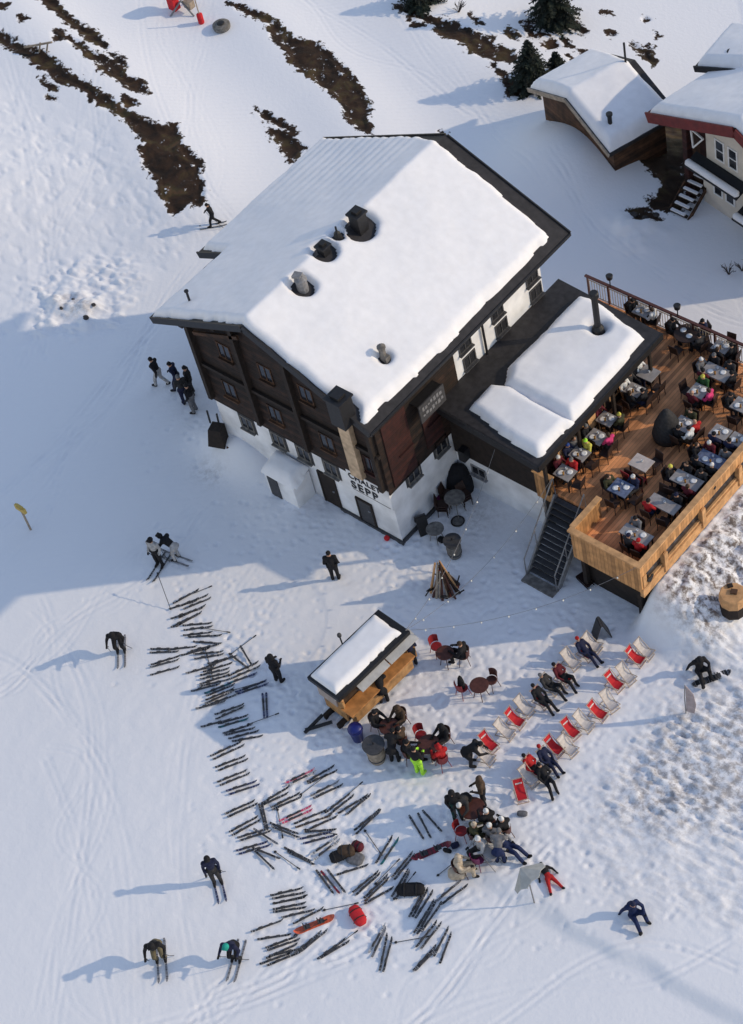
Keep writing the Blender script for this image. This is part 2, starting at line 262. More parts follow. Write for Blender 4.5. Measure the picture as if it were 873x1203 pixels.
# ------------------------------------------------------------------ object helpers
def setp(o, label=None, cat=None, group=None, kind=None):
    if label: o['label'] = label
    if cat: o['category'] = cat
    if group: o['group'] = group
    if kind: o['kind'] = kind
    return o
def thing(name, label, cat, loc=(0, 0, 0), rz=0, group=None, scale=1):
    o = bpy.data.objects.new(name, None); C.objects.link(o); o.location = loc; o.rotation_euler = (0, 0, rz); o.scale = (scale,)*3
    o.empty_display_size = .2
    return setp(o, label, cat, group)
class MB:
    def __init__(s): s.v = []; s.f = []
    def add(s, v, f):
        n = len(s.v); s.v += [tuple(p) for p in v]; s.f += [tuple(i+n for i in q) for q in f]; return s
    def box(s, c, d, rz=0, M=None):
        x, y, z = (k/2 for k in d)
        pts = [Vector(p) for p in ((-x, -y, -z), (x, -y, -z), (x, y, -z), (-x, y, -z), (-x, -y, z), (x, -y, z), (x, y, z), (-x, y, z))]
        if M is not None: pts = [M @ p for p in pts]
        if rz: q = Matrix.Rotation(rz, 3, 'Z'); pts = [q @ p for p in pts]
        c = Vector(c)
        return s.add([p+c for p in pts], [(0, 3, 2, 1), (4, 5, 6, 7), (0, 1, 5, 4), (1, 2, 6, 5), (2, 3, 7, 6), (3, 0, 4, 7)])
    def b(s, x0, x1, y0, y1, z0, z1): return s.box(((x0+x1)/2, (y0+y1)/2, (z0+z1)/2), (abs(x1-x0), abs(y1-y0), abs(z1-z0)))
    def bar(s, a, b, w_, h_, up=(0, 0, 1)):
        a = Vector(a); b = Vector(b); d = (b-a); L = d.length; d.normalize(); u = Vector(up)
        if abs(d.dot(u)) > .98: u = Vector((1, 0, 0))
        r = d.cross(u).normalized(); u = r.cross(d)
        pts = []
        for p in (a, b):
            for sx, sz in ((-1, -1), (1, -1), (1, 1), (-1, 1)): pts.append(p+r*(sx*w_/2)+u*(sz*h_/2))
        return s.add(pts, [(0, 3, 2, 1)[::-1], (4, 5, 6, 7)[::-1], (0, 1, 5, 4), (1, 2, 6, 5), (2, 3, 7, 6), (3, 0, 4, 7)])
    def tube(s, pts, rad, seg=8, cap=True):
        pts = [Vector(p) for p in pts]; n = len(pts); rad = [rad]*n if isinstance(rad, (int, float)) else rad
        V = []; F = []
        for i, p in enumerate(pts):
            d = (pts[min(i+1, n-1)]-pts[max(i-1, 0)]).normalized(); u = Vector((0, 0, 1)) if abs(d.z) < .95 else Vector((1, 0, 0))
            r = d.cross(u).normalized(); u = r.cross(d)
            for k in range(seg): a = 2*math.pi*k/seg; V.append(p+(r*math.cos(a)+u*math.sin(a))*rad[i])
        for i in range(n-1):
            for k in range(seg): k2 = (k+1) % seg; F.append((i*seg+k, i*seg+k2, (i+1)*seg+k2, (i+1)*seg+k))
        if cap: F.append(tuple(range(seg))[::-1]); F.append(tuple((n-1)*seg+k for k in range(seg)))
        return s.add(V, F)
    def lathe(s, prof, c=(0, 0, 0), seg=16):
        V = []; F = []; n = len(prof); c = Vector(c)
        for r, z in prof:
            for k in range(seg): a = 2*math.pi*k/seg; V.append(c+Vector((r*math.cos(a), r*math.sin(a), z)))
        for i in range(n-1):
            for k in range(seg): k2 = (k+1) % seg; F.append((i*seg+k, i*seg+k2, (i+1)*seg+k2, (i+1)*seg+k))
        F.append(tuple(range(seg))[::-1]); F.append(tuple((n-1)*seg+k for k in range(seg)))
        return s.add(V, F)
    def prism(s, poly, off):                # polygon of 3d points pushed along off
        n = len(poly); P = [Vector(p) for p in poly]; o = Vector(off)
        return s.add(P+[p+o for p in P], [tuple(range(n))[::-1], tuple(range(n, 2*n))]+[(i, (i+1) % n, n+(i+1) % n, n+i) for i in range(n)])
    def ell(s, c, rad, seg=10, rings=6):
        V = [Vector((0, 0, -1))]; F = []
        for i in range(1, rings):
            t = math.pi*i/rings
            for k in range(seg): a = 2*math.pi*k/seg; V.append(Vector((math.sin(t)*math.cos(a), math.sin(t)*math.sin(a), -math.cos(t))))
        V.append(Vector((0, 0, 1))); last = len(V)-1
        for k in range(seg): k2 = (k+1) % seg; F.append((0, 1+k2, 1+k)); F.append((last, last-seg+k, last-seg+k2))
        for i in range(rings-2):
            for k in range(seg): k2 = (k+1) % seg; F.append((1+i*seg+k, 1+i*seg+k2, 1+(i+1)*seg+k2, 1+(i+1)*seg+k))
        c = Vector(c); return s.add([c+Vector((p.x*rad[0], p.y*rad[1], p.z*rad[2])) for p in V], F)
    def mesh(s, name, m=None, smooth=False, fix=True):
        me = bpy.data.meshes.new(name); me.from_pydata(s.v, [], s.f); me.validate()
        if fix:
            bm = bmesh.new(); bm.from_mesh(me); bmesh.ops.recalc_face_normals(bm, faces=bm.faces); bm.to_mesh(me); bm.free()
        if m: me.materials.append(m)
        if smooth: me.polygons.foreach_set('use_smooth', [True]*len(me.polygons))
        return me
    def build(s, name, m, parent=None, world=False, smooth=False, label=None):
        if world and parent is not None:      # authored in world space: bring it into the parent's frame (parents here are not nested in turned parents)
            ch = []; q = parent
            while q: ch.append(q); q = q.parent
            for q in reversed(ch):
                inv = Matrix.LocRotScale(q.location, q.rotation_euler, q.scale).inverted()
                s.v = [tuple(inv @ Vector(p)) for p in s.v]
        o = bpy.data.objects.new(name, s.mesh(name, m, smooth)); C.objects.link(o)
        if parent is not None: o.parent = parent
        if label: o['label'] = label
        return o
def kids(o): return [c for c in bpy.data.objects if c.parent == o]
def copy_tree(o, parent=None):
    c = o.copy(); C.objects.link(c)
    if parent is not None: c.parent = parent
    for ch in kids(o): copy_tree(ch, c)
    return c
def snow_cover(name, poly, zfn, T, parent, step=.13, edge=.28, rag=.10, holes=(), seed=1, extra=None, ang=0.0):
    """a blanket of snow over a roof: heightfield over the plan polygon, diving under the roof sheet at its edge"""
    ca, sa = math.cos(ang), math.sin(ang)
    xs = [p[0]*ca+p[1]*sa for p in poly]; ys = [-p[0]*sa+p[1]*ca for p in poly]
    gx = np.arange(min(xs)-.2, max(xs)+.2+step, step); gy = np.arange(min(ys)-.2, max(ys)+.2+step, step)
    X, Y = np.meshgrid(gx, gy, indexing='ij'); X, Y = X*ca-Y*sa, X*sa+Y*ca
    d = sdf(poly, X, Y)+rag*fbm(X/.7, Y/.7, seed, 3)-rag*.4
    for hx, hy, hr in holes: d = np.minimum(d, np.hypot(X-hx, Y-hy)-hr*(1+.35*vn(X*2.1, Y*2.1, seed+5)))
    t = T*(1+.25*fbm(X/2.2, Y/2.2, seed+3, 2))*np.sqrt(np.clip(d/edge, 0, 1))+.012*fbm(X/.4, Y/.4, seed+8, 2)
    t = np.where(d <= 0, -.06+np.maximum(d, -.3)*.3, t)
    if extra is not None: t = np.where(d > .05, t+extra(X, Y), t)
    Z = zfn(X, Y)+t
    n, mm = X.shape; idx = np.arange(n*mm).reshape(n, mm)
    keep = (np.maximum.reduce([d[:-1, :-1], d[1:, :-1], d[1:, 1:], d[:-1, 1:]]) > 0)
    F = np.stack([idx[:-1, :-1], idx[1:, :-1], idx[1:, 1:], idx[:-1, 1:]], -1)[keep]
    used = np.unique(F); rm = np.zeros(n*mm, int); rm[used] = np.arange(len(used))
    V = np.stack([X.ravel(), Y.ravel(), Z.ravel()], -1)[used]
    b = MB(); b.v = [tuple(p) for p in V]; b.f = [tuple(rm[i] for i in q) for q in F]
    return b.build(name, snow, parent, True, True)

# ------------------------------------------------------------------ ground sheet
def axis(lo, hi, st, far):
    a = list(np.arange(lo, hi, st)); g = st; x = lo; L = []
    while x > -far: g *= 1.25; x -= g; L.append(x)
    g = st; x = a[-1]; Rr = []
    while x < far: g *= 1.25; x += g; Rr.append(x)
    return np.array(L[::-1]+a+Rr)
def build_ground():
    gx = axis(-44, 24, .08, 500); gy = axis(-26, 37, .08, 500)
    X, Y = np.meshgrid(gx, gy, indexing='ij'); n, m_ = X.shape
    dirt_and_shade = np.full(X.shape, -3.0)
    for q in DIRT_AND_SHADE:
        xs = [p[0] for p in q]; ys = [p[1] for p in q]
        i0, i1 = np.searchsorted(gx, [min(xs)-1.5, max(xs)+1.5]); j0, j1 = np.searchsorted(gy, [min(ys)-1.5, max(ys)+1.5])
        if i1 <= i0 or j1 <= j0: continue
        s = (slice(i0, i1), slice(j0, j1)); dirt_and_shade[s] = np.maximum(dirt_and_shade[s], np.clip(sdf(q, X[s], Y[s]), -3, 3))
    for q in HOLES: dirt_and_shade = np.minimum(dirt_and_shade, -sdf(q, X, Y))
    Z = H(X, Y)-0.14*sst(-.15, .25, dirt_and_shade+.25*fbm(X/.5, Y/.5, 77, 2))+.10*sst(.1, .5, dirt_and_shade)*fbm(X/.5, Y/.5, 78, 3)
    # boot prints and ski tracks, pressed into the sheet
    rng = np.random.default_rng(7)
    def press(px_, py_, rad, dep):
        i0, i1 = np.searchsorted(gx, [px_-2.5*rad, px_+2.5*rad]); j0, j1 = np.searchsorted(gy, [py_-2.5*rad, py_+2.5*rad])
        if i1 > i0 and j1 > j0: s_ = (slice(i0, i1), slice(j0, j1)); d_ = ((X[s_]-px_)**2+(Y[s_]-py_)**2)/rad**2; Z[s_] -= dep*np.exp(-d_)-.35*dep*np.exp(-(d_-2.2)**2)
    spots = w2([(388, 640), (455, 640), (520, 640), (640, 690), (430, 870), (500, 890), (560, 980), (590, 880), (620, 860), (690, 760), (330, 800), (300, 790), (260, 760), (340, 920), (400, 990), (470, 1040), (350, 1080), (540, 780), (230, 500), (215, 660), (640, 1040), (745, 1070), (820, 790), (720, 740), (340, 590), (620, 940), (300, 950), (430, 1100), (520, 960)])
    for k in range(150):
        a_ = np.array(spots[rng.integers(len(spots))]); c_ = np.array(spots[rng.integers(len(spots))]); L_ = np.hypot(*(c_-a_))
        if L_ < 1 or L_ > 16: continue
        nrm_ = np.array([-(c_-a_)[1], (c_-a_)[0]])/L_; bow = rng.normal(0, .12)*L_; nst = int(L_/.42)
        for i in range(nst):
            u = (i+rng.uniform(-.25, .25))/nst; q = a_+(c_-a_)*u+nrm_*(bow*4*u*(1-u)+(.11 if i % 2 else -.11)+rng.normal(0, .06)); press(q[0], q[1], .11, .03*rng.uniform(.5, 1.5))
    for k in range(1500):
        q = np.array(spots[rng.integers(len(spots))])+rng.normal(0, 1.3, 2); press(q[0], q[1], .11, .03*rng.uniform(.3, 1.4))
    runs = [[(250, -20), (225, 90), (255, 200), (240, 300)], [(190, -20), (190, 90), (240, 190), (262, 270)], [(450, -20), (520, 80), (600, 150), (640, 230)], [(330, -20), (420, 60), (520, 120), (640, 170)], [(200, 330), (130, 470), (60, 600), (-20, 700)], [(230, 300), (160, 420), (90, 520), (-20, 610)], [(-20, 760), (80, 800), (150, 900), (170, 1210)], [(40, 720), (120, 830), (110, 1000), (60, 1210)], [(240, 600), (150, 680), (60, 780), (-20, 820)], [(300, 660), (200, 800), (190, 980), (250, 1210)], [(560, 1050), (430, 1130), (300, 1180), (150, 1215)], [(660, 1000), (600, 1100), (520, 1160), (420, 1215)], [(420, 1000), (380, 1100), (300, 1160), (220, 1210)], [(60, 880), (100, 960), (90, 1080), (140, 1210)], [(870, 1120), (760, 1120), (650, 1150), (520, 1210)], [(650, 210), (720, 290), (800, 330), (880, 360)], [(0, 20), (60, 150), (60, 300), (30, 420)], [(110, 60), (130, 180), (60, 320), (10, 480)]]
    for r_ in runs:
        for rep in range(4):
            P_ = [np.array(Gb(x_+rng.normal(0, 14), y_+rng.normal(0, 10))) for x_, y_ in r_]
            tt = np.linspace(0, 1, 420)[:, None]; C_ = (1-tt)**3*P_[0]+3*(1-tt)**2*tt*P_[1]+3*(1-tt)*tt**2*P_[2]+tt**3*P_[3]
            T_ = np.gradient(C_, axis=0); T_ /= np.linalg.norm(T_, axis=1)[:, None]+1e-9; N_ = np.stack([-T_[:, 1], T_[:, 0]], 1)
            sw = .5*np.sin(np.linspace(0, rng.uniform(4, 14), 420)+rng.uniform(0, 6))[:, None]*rng.uniform(0, 1.6)
            dp = rng.uniform(.0015, .0055)
            for o_ in (-.13, .13):
                for q in (C_+N_*(sw+o_))[::1]: press(q[0], q[1], .085, dp)
    stain = .9*RUBM(X, Y)+.50*sst(-1.0, 1.2, sdf(ROUGH_RC, X, Y))+.16*sst(-.5, 1, sdf(ROUGH_R, X, Y))
    stain += .35*np.exp(-((X-1.3)/1.4)**2-((Y-2.6)/1.0)**2)+.3*np.exp(-((X+9.3)/.8)**2-((Y+1.6)/.6)**2)+.4*sst(-.3, .4, sdf(BANK_L, X, Y))
    pis = np.clip(sst(-1, 1, sdf(w2([(130, -60), (220, -60), (290, 120), (330, 200), (280, 290), (235, 300), (235, 210), (170, 80)]), X, Y))
                  + sst(-1, 1, sdf(w2([(330, -60), (480, -60), (640, 110), (600, 200), (520, 190), (440, 150), (400, 80)]), X, Y))
                  + .6*sst(-1, 1, sdf(w2([(0, 440), (160, 350), (230, 400), (280, 620), (0, 740)]), X, Y)), 0, 1)
    idx = np.arange(n*m_).reshape(n, m_)
    F = np.stack([idx[:-1, :-1], idx[1:, :-1], idx[1:, 1:], idx[:-1, 1:]], -1).reshape(-1)
    me = bpy.data.meshes.new('snow_ground'); V = np.stack([X, Y, Z], -1).reshape(-1)
    me.vertices.add(n*m_); me.vertices.foreach_set('co', V.astype(np.float32))
    nf = (n-1)*(m_-1); me.loops.add(nf*4); me.loops.foreach_set('vertex_index', F.astype(np.int32))
    me.polygons.add(nf); me.polygons.foreach_set('loop_start', np.arange(0, nf*4, 4, dtype=np.int32))
    me.polygons.foreach_set('use_smooth', np.ones(nf, bool))
    me.update(calc_edges=True)
    for nm, a in (('dirt_and_shade', dirt_and_shade), ('stain', stain), ('piste', pis)):
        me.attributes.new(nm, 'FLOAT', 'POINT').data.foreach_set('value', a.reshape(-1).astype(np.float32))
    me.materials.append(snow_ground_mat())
    o = bpy.data.objects.new('snow_ground', me); C.objects.link(o); setp(o, kind='structure')
build_ground()

# ================================================================== the main chalet
EX, OY, YB, WL = .93, -.94, 11.01, -9.45          # eave overhang, front rake, rear rake, left wall
ZE, ZR, XR = 8.04, 10.55, -4.73
TAN = (ZR-ZE)/(EX-XR); LE = -10.39; WE = -12.0; YN = 3.18
def zroof(x, y): return ZR-TAN*np.abs(np.asarray(x, float)-XR)
def on_roof(px, py):
    z = 9.0
    for _ in range(12): p = PZ(px, py, z); z = float(zroof(p.x, p.y))
    return PZ(px, py, z)
ch = thing('ski_chalet', 'large dark log chalet on a white ground storey under a snow covered roof', 'chalet', (-4.7, 5, 0))
b = MB(); b.b(WL, 0, 0, 10.1, -1, 3.0); b.build('stucco_wall', stucco, ch, True)
# upper white wall at the rear right, set flush above the stucco storey
b = MB(); b.b(-4.7, .0, 4.62, 10.1, 3.003, 7.9); b.build('white_upper_wall', stucco, ch, True)
# timber storeys: pentagon pushed back
def gable(x0, x1, y0, y1, z0, inset=.26):
    f = lambda x: float(zroof(x, 0))-inset
    return MB().prism([(x0, y0, z0), (x1, y0, z0), (x1, y0, f(x1)), (XR, y0, f(XR)), (x0, y0, f(x0))], (0, y1-y0, 0))
gable(WL-.06, .06, -.06, 4.6, 3.004).build('timber_wall', logs, ch, True)
gable(WL-.06, XR+.02, 4.6, 10.1, 3.004).build('timber_wall', logs, ch, True)
gable(XR+.03, -.02, 4.64, 10.12, 7.9, .26).build('rear_gable', logs, ch, True)
# side wing on the far left under the lower roof edge
b = MB(); b.prism([(-11.35, 3.9, -1), (WL-.08, 3.9, -1), (WL-.08, 3.9, float(zroof(WL, 0))-.3), (-11.35, 3.9, float(zroof(-11.35, 0))-.3)], (0, 6.1, 0)); b.build('side_wing', logs, ch, True)
# roof sheets
TH = .24
roof = bpy.data.objects.new('roof', None); 
b = MB()
b.prism([(XR, OY, ZR), (EX, OY, ZE), (EX, OY, ZE-TH), (XR, OY, ZR-TH)], (0, YB-OY, 0))
b.prism([(XR-.002, OY, ZR), (LE, OY, float(zroof(LE, 0))), (LE, OY, float(zroof(LE, 0))-TH), (XR-.002, OY, ZR-TH)], (0, YN-OY, 0))
b.prism([(XR-.002, YN+.002, ZR), (WE, YN+.002, float(zroof(WE, 0))), (WE, YN+.002, float(zroof(WE, 0))-TH), (XR-.002, YN+.002, ZR-TH)], (0, YB-YN, 0))
roof = b.build('roof', roofmetal, ch, True)
# rake boards just proud of the roof edge
for nm, a, c_ in (('rake_board', (XR, OY-.03, ZR-.1), (EX, OY-.03, ZE-.1)), ('rake_board', (XR, OY-.03, ZR-.1), (LE, OY-.03, float(zroof(LE, 0))-.1)), ('rake_board', (XR, YB+.03, ZR-.1), (EX, YB+.03, ZE-.1)), ('rake_board', (XR, YB+.03, ZR-.1), (WE, YB+.03, float(zroof(WE, 0))-.1)), ('rake_board', (LE, YN-.03, float(zroof(LE, 0))-.12), (WE, YN-.03, float(zroof(WE, 0))-.12)), ('gutter', (EX+.06, OY, ZE-.06), (EX+.06, YB, ZE-.06)), ('gutter', (LE-.06, OY, float(zroof(LE, 0))-.06), (LE-.06, YN-.04, float(zroof(LE, 0))-.06))):
    MB().bar(a, c_, .06, .3 if nm == 'rake_board' else .12).build(nm, black, roof, True)
# roof furniture first, so the snow can melt back round it
A = on_roof(423, 268); B_ = on_roof(381, 296); Cc = on_roof(356, 339); D = on_roof(451, 421); E_ = on_roof(402, 485); F_ = on_roof(225, 360); T_ = on_roof(397, 278)
spoly = [(XR, OY+.05), (EX-.26, OY+.07), (EX-.28, YB-.60), (XR+.2, YB-.52), (XR-1.2, YB-.2), (WE+.12, YB-.12), (WE+.06, YN+.1), (LE+.05, YN+.06), (LE+.05, OY+.05)]
def seams(X, Y):
    return .022*np.sin(X*6.283/.47+.5*vn(X, Y/2, 3))*sst(-XR+.5, -XR+1.3, -X)*sst(4.0, 9.5, Y+.8*vn(X, Y, 6))
snow_cover('roof_snow', spoly, zroof, .28, ch, .1, .2, .13, [(A.x+.04, A.y-.04, .62), (B_.x, B_.y, .44), (Cc.x, Cc.y, .40), (T_.x, T_.y, .28), (D.x+.06, D.y, .22), (E_.x+.1, E_.y-.1, .66)], 3, seams)
def chimney(p, w_, d_, h_, m_, cap=True, nm='chimney'):
    z0 = p.z-.5
    c = MB().b(p.x-w_/2, p.x+w_/2, p.y-d_/2, p.y+d_/2, z0, p.z+h_).build(nm, m_, roof, True)
    if cap:
        k = MB(); k.b(p.x-w_/2-.06, p.x+w_/2+.06, p.y-d_/2-.06, p.y+d_/2+.06, p.z+h_+.003, p.z+h_+.09); k.b(p.x-w_*.3, p.x+w_*.3, p.y-d_*.3, p.y+d_*.3, p.z+h_+.093, p.z+h_+.2)
        k.build('chimney_cap', black, roof, True)
    return c
chimney(A, .48, .48, .72, black)
chimney(Vector((E_.x, E_.y, E_.z)), .68, .66, .8, black)
chimney(B_, .36, .36, .28, black, True)
b = MB(); b.lathe([(.22, -.3), (.22, .45), (.25, .46), (.25, .5), (.1, .62)], Cc, 12); b.box(Cc+Vector((-.12, .0, .62)), (.34, .3, .1), .3); b.build('roof_vent', grey, roof, True)
b = MB(); b.lathe([(.13, -.3), (.13, .55), (.17, .57), (.17, .63), (.03, .72)], D, 12); b.box(D+Vector((.08, 0, .05)), (.3, .24, .3)); b.build('roof_vent', stone, roof, True)
b = MB(); b.lathe([(.05, -.3), (.05, .8), (.09, .8), (.09, .86)], F_, 8); b.build('vent_pipe', black, roof, True)
b = MB(); b.lathe([(.2, -.1), (.12, .2), (.04, .28), (.04, .5)], T_, 10); b.build('vent_pipe', black, roof, True)
# front facade: purlin heads, posts, rafters, small windows, pale boarded flue
for x in (-8.9, -6.9, XR, -2.6, -.5):
    z = float(zroof(x, 0))-.42; MB().b(x-.11, x+.11, OY+.15, -.06, z-.14, z+.14).build('purlin', darkwood, ch, True)
for x in (-9.35, -6.6, -4.0, -.15): MB().b(x-.1, x+.1, -.3, -.063, 3.3, float(zroof(x, 0))-.55).build('corner_post', darkwood, ch, True)
MB().b(-9.5, .1, -.2, -.064, 5.25, 5.42).build('floor_beam', darkwood, ch, True)
MB().bar((-8.95, -.25, 7.35), (-6.2, -.25, 8.55), .1, .16).build('rafter', brownwall, ch, True)
def window(x, z, w_, h_, axis='y', pos=-.06, par=ch, fm=None, sill=True, shut=None, out=-1):
    fm = fm or darkwood
    def bx(a0, a1, z0, z1, d0, d1):
        d0, d1 = pos+out*d0, pos+out*d1
        return MB().b(a0, a1, min(d0, d1), max(d0, d1), z0, z1) if axis == 'y' else MB().b(min(d0, d1), max(d0, d1), a0, a1, z0, z1)
    W_ = bx(x-w_/2, x+w_/2, z-h_/2, z+h_/2, -.02, .012).build('window', glass, par, True)
    fr = MB()
    for q in (bx(x-w_/2-.06, x-w_/2, z-h_/2-.06, z+h_/2+.06, -.02, .04), bx(x+w_/2, x+w_/2+.06, z-h_/2-.06, z+h_/2+.06, -.02, .04), bx(x-w_/2, x+w_/2, z+h_/2, z+h_/2+.06, -.02, .04), bx(x-w_/2, x+w_/2, z-h_/2-.06, z-h_/2, -.02, .04), bx(x-.02, x+.02, z-h_/2, z+h_/2, .013, .035)): fr.add(q.v, q.f)
    fr.build('window_frame', fm, W_, True)
    if sill: bx(x-w_/2-.1, x+w_/2+.1, z-h_/2-.12, z-h_/2-.063, .0, .14).build('window_sill', fm, W_, True)
    if shut:
        for s in (-1, 1): bx(x+s*(w_/2+.25)-.17, x+s*(w_/2+.25)+.17, z-h_/2-.04, z+h_/2+.04, .003, .04).build('shutter', shut, W_, True)
    return W_
for x in (-8.1, -5.6, -2.85): window(x, 4.35, .62, .8, fm=brownwall)
for x in (-7.6, -5.4, -3.3): window(x, 6.85, .6, .75, fm=brownwall)
for x in (-.62,): window(x, 4.4, .5, .8, fm=redwood)
# ground floor windows cut up into the timber line
for x, z in ((-7.75, 2.45), (-6.0, 2.48), (-4.6, 2.5), (-3.15, 2.5)):
    MB().b(x-.46, x+.46, -.02, .05, z-.42, z+.5).build('window_recess', darkgrey, ch, True)
    window(x, z+.05, .6, .62, pos=-.02, fm=stone)
MB().b(-1.66, -1.06, -.30, -.068, 3.42, 7.6).build('boarded_flue', board, ch, True)
# sign lettering on the front corner
def text(s, size, M, m_, par, nm='sign_lettering', ext=.012, bold=.03, space=1.0):
    cu = bpy.data.curves.new(nm, 'FONT'); cu.body = s; cu.size = size; cu.extrude = ext; cu.offset = bold*size; cu.align_x = 'LEFT'; cu.space_character = space
    t = bpy.data.objects.new(nm+'_tmp', cu); C.objects.link(t); dg = bpy.context.evaluated_depsgraph_get()
    me = bpy.data.meshes.new_from_object(t.evaluated_get(dg)); bpy.data.objects.remove(t); me.materials.clear(); me.materials.append(m_)
    me.name = nm; o = bpy.data.objects.new(nm, me); C.objects.link(o); o.parent = par
    q = Vector(par.location); Mw = M.copy(); Mw.translation = Mw.translation-q; o.matrix_local = Mw
    return o
FR = Matrix(((1, 0, 0, 0), (0, 0, -1, 0), (0, 1, 0, 0), (0, 0, 0, 1)))      # letters upright on a wall that faces -Y
def frontM(x, y, z): q = FR.copy(); q.translation = Vector((x, y, z)); return q
MB().b(-2.2, -.0, -.075, -.003, 2.05, 3.2).build('sign_board', stucco, ch, True)
text('CHALET', .43, frontM(-2.12, -.088, 2.80), black, ch, bold=.012, space=1.08)
text('SEPP', .60, frontM(-2.08, -.088, 2.22), black, ch, bold=.018, space=1.25)
MB().b(-2.05, -.1, -.083, -.076, 2.1, 2.13).build('sign_line', darkgrey, ch, True)
# doors
def door(x0, x1, z1, y, m_, axis='y'):
    d = (MB().b(x0, x1, y-.03, y+.02, .02, z1) if axis == 'y' else MB().b(y-.02, y+.03, x0, x1, .02, z1)).build('door', m_, ch, True)
    f = MB()
    for a0, a1, z0, zz in ((x0-.08, x0, .02, z1), (x1, x1+.08, .02, z1), (x0-.08, x1+.08, z1, z1+.08)):
        if axis == 'y': f.b(a0, a1, y-.055, y+.02, z0, zz)
        else: f.b(y-.02, y+.055, a0, a1, z0, zz)
    f.build('door_frame', darkwood, d, True)
    (MB().b(x1-.16, x1-.06, y-.075, y-.031, 1.0, 1.05) if axis == 'y' else MB().b(y+.031, y+.075, x1-.16, x1-.06, 1.0, 1.05)).build('door_handle', grey, d, True)
    return d
door(-4.0, -3.25, 1.85, -.02, darkwood); door(-2.05, -1.35, 1.45, -.02, darkgrey)
# entrance porch with snow over it
b = MB(); b.prism([(-6.2, -1.05, -.6), (-4.6, -1.05, -.6), (-4.6, -1.05, 1.55), (-6.2, -1.05, 1.55)], (0, 1.0, 0)); po = b.build('entrance_porch', stucco, ch, True)
MB().b(-6.05, -5.5, -1.09, -1.052, -.3, 1.35).build('porch_door', darkgrey, po, True)
snow_cover('porch_snow', [(-6.32, -1.12), (-4.5, -1.12), (-4.5, -.02), (-6.32, -.02)], lambda X, Y: 1.55+.25*(Y+1.05), .3, ch, .1, .3, .05, (), 11)
# right facade
for y in (1.35, 3.05):
    MB().b(-.05, .02, y-.46, y+.46, 2.45, 3.4).build('window_recess', darkgrey, ch, True)
    window(y, 2.9, .6, .66, 'x', .02, fm=stone, out=1)
for y in (5.35, 7.35, 9.55):
    window(y, 6.55, .62, .62, 'x', .0, fm=darkgrey, out=1); window(y+.1, 5.55, .62, .5, 'x', .0, fm=darkgrey, out=1)
for y in (1.2, 2.9): window(y, 5.0, .6, .8, 'x', .06, fm=redwood, out=1)
MB().b(.064, .11, .25, 1.6, 3.2, 7.4).build('wall_cladding', redwood, ch, True)
MB().b(.064, .11, 2.3, 3.3, 3.45, 5.1).build('wall_cladding', redwood, ch, True)
MB().tube([(.1, 6.35, 4.95), (.1, 6.35, 7.7), (.5, 6.35, 7.95), (.9, 6.35, 7.98)], .05).build('drain_pipe', black, ch, True)
sb = MB().b(.5, .56, 1.9, 3.35, 5.55, 6.45).build('sign_panel', darkgrey, ch, True)
random.seed(4)
for r_ in range(2):                       # worn lettering too faint to read
    y = 2.05
    while y < 3.15: w_ = random.uniform(.09, .14); MB().b(.561, .572, y, y+w_, 6.1-r_*.34+random.choice((0, .06)), 6.1-r_*.34+random.choice((.14, .2))).build('sign_stroke', grey, sb, True); y += w_+.06
MB().b(.06, .5, 1.95, 3.3, 6.36, 6.42).build('sign_bracket', black, ch, True)
# stairs of dark drip line round the foot of the wall
MB().b(.004, .1, .02, 3.55, -.3, .16).build('plinth', darkgrey, ch, True); MB().b(-3.2, .1, -.1, -.004, -.3, .12).build('plinth', darkgrey, ch, True)
MB().b(-.25, .25, -.02, .3, 6.2, 6.3)

# ================================================================== annex with the flat snowy roof
an = thing('annex_building', 'low dark annex with flat snow covered roof between log chalet and wooden deck', 'annex', (2.4, 7, 0))
def zan(x, y): return 5.08-.055*np.asarray(x, float)
MB().b(.02, 4.3, 3.75, 10.4, -.6, 1.9).build('white_base_wall', stucco, an, True)
MB().b(.02, 4.32, 3.7, 10.45, 1.903, 4.6).build('timber_wall', darkwood, an, True)
b = MB(); b.prism([(.01, 3.2, 5.08), (5.05, 3.05, 4.80), (5.05, 3.05, 4.52), (.01, 3.2, 4.80)], (0, 7.85, 0)); anroof = b.build('roof', roofmetal, an, True)
MB().bar((.02, 3.15, 4.92), (5.08, 3.0, 4.64), .06, .34).build('fascia', black, anroof, True)
MB().bar((5.1, 3.0, 4.66), (5.1, 10.9, 4.66), .06, .32).build('fascia', black, anroof, True)
q1 = [tuple(PZ(x, y, 5.15)[:2]) for x, y in ((680, 345), (700, 351), (757, 391), (700, 460), (672, 492), (648, 480), (590, 452), (597, 430), (640, 388))]
q2 = [tuple(PZ(x, y, 5.15)[:2]) for x, y in ((576, 450), (600, 452), (655, 482), (674, 490), (632, 533), (600, 515), (551, 478))]
FL = PZ(703, 389, 5.0)
snow_cover('roof_snow', q1, zan, .40, an, .1, .35, .07, [(FL.x, FL.y, .24)], 21)
snow_cover('roof_snow', q2, zan, .33, an, .1, .3, .07, (), 23)
fl = MB().lathe([(.13, -.2), (.13, 1.95), (.19, 1.96), (.19, 2.15), (.15, 2.2)], (FL.x, FL.y, zan(FL.x, 0)), 12).build('flue_pipe', black, an, True)
MB().lathe([(.26, -.1), (.24, .28), (.14, .42)], (FL.x, FL.y, zan(FL.x, 0)), 12).build('flue_collar', black, fl, True)
window(1.1, 1.25, .62, .42, 'y', 3.75, an, grey)
for y in (4.6, 6.0, 7.4, 8.8): window(y, 3.6, 1.0, 1.2, 'x', 4.32, an, larchp, False, None, 1)
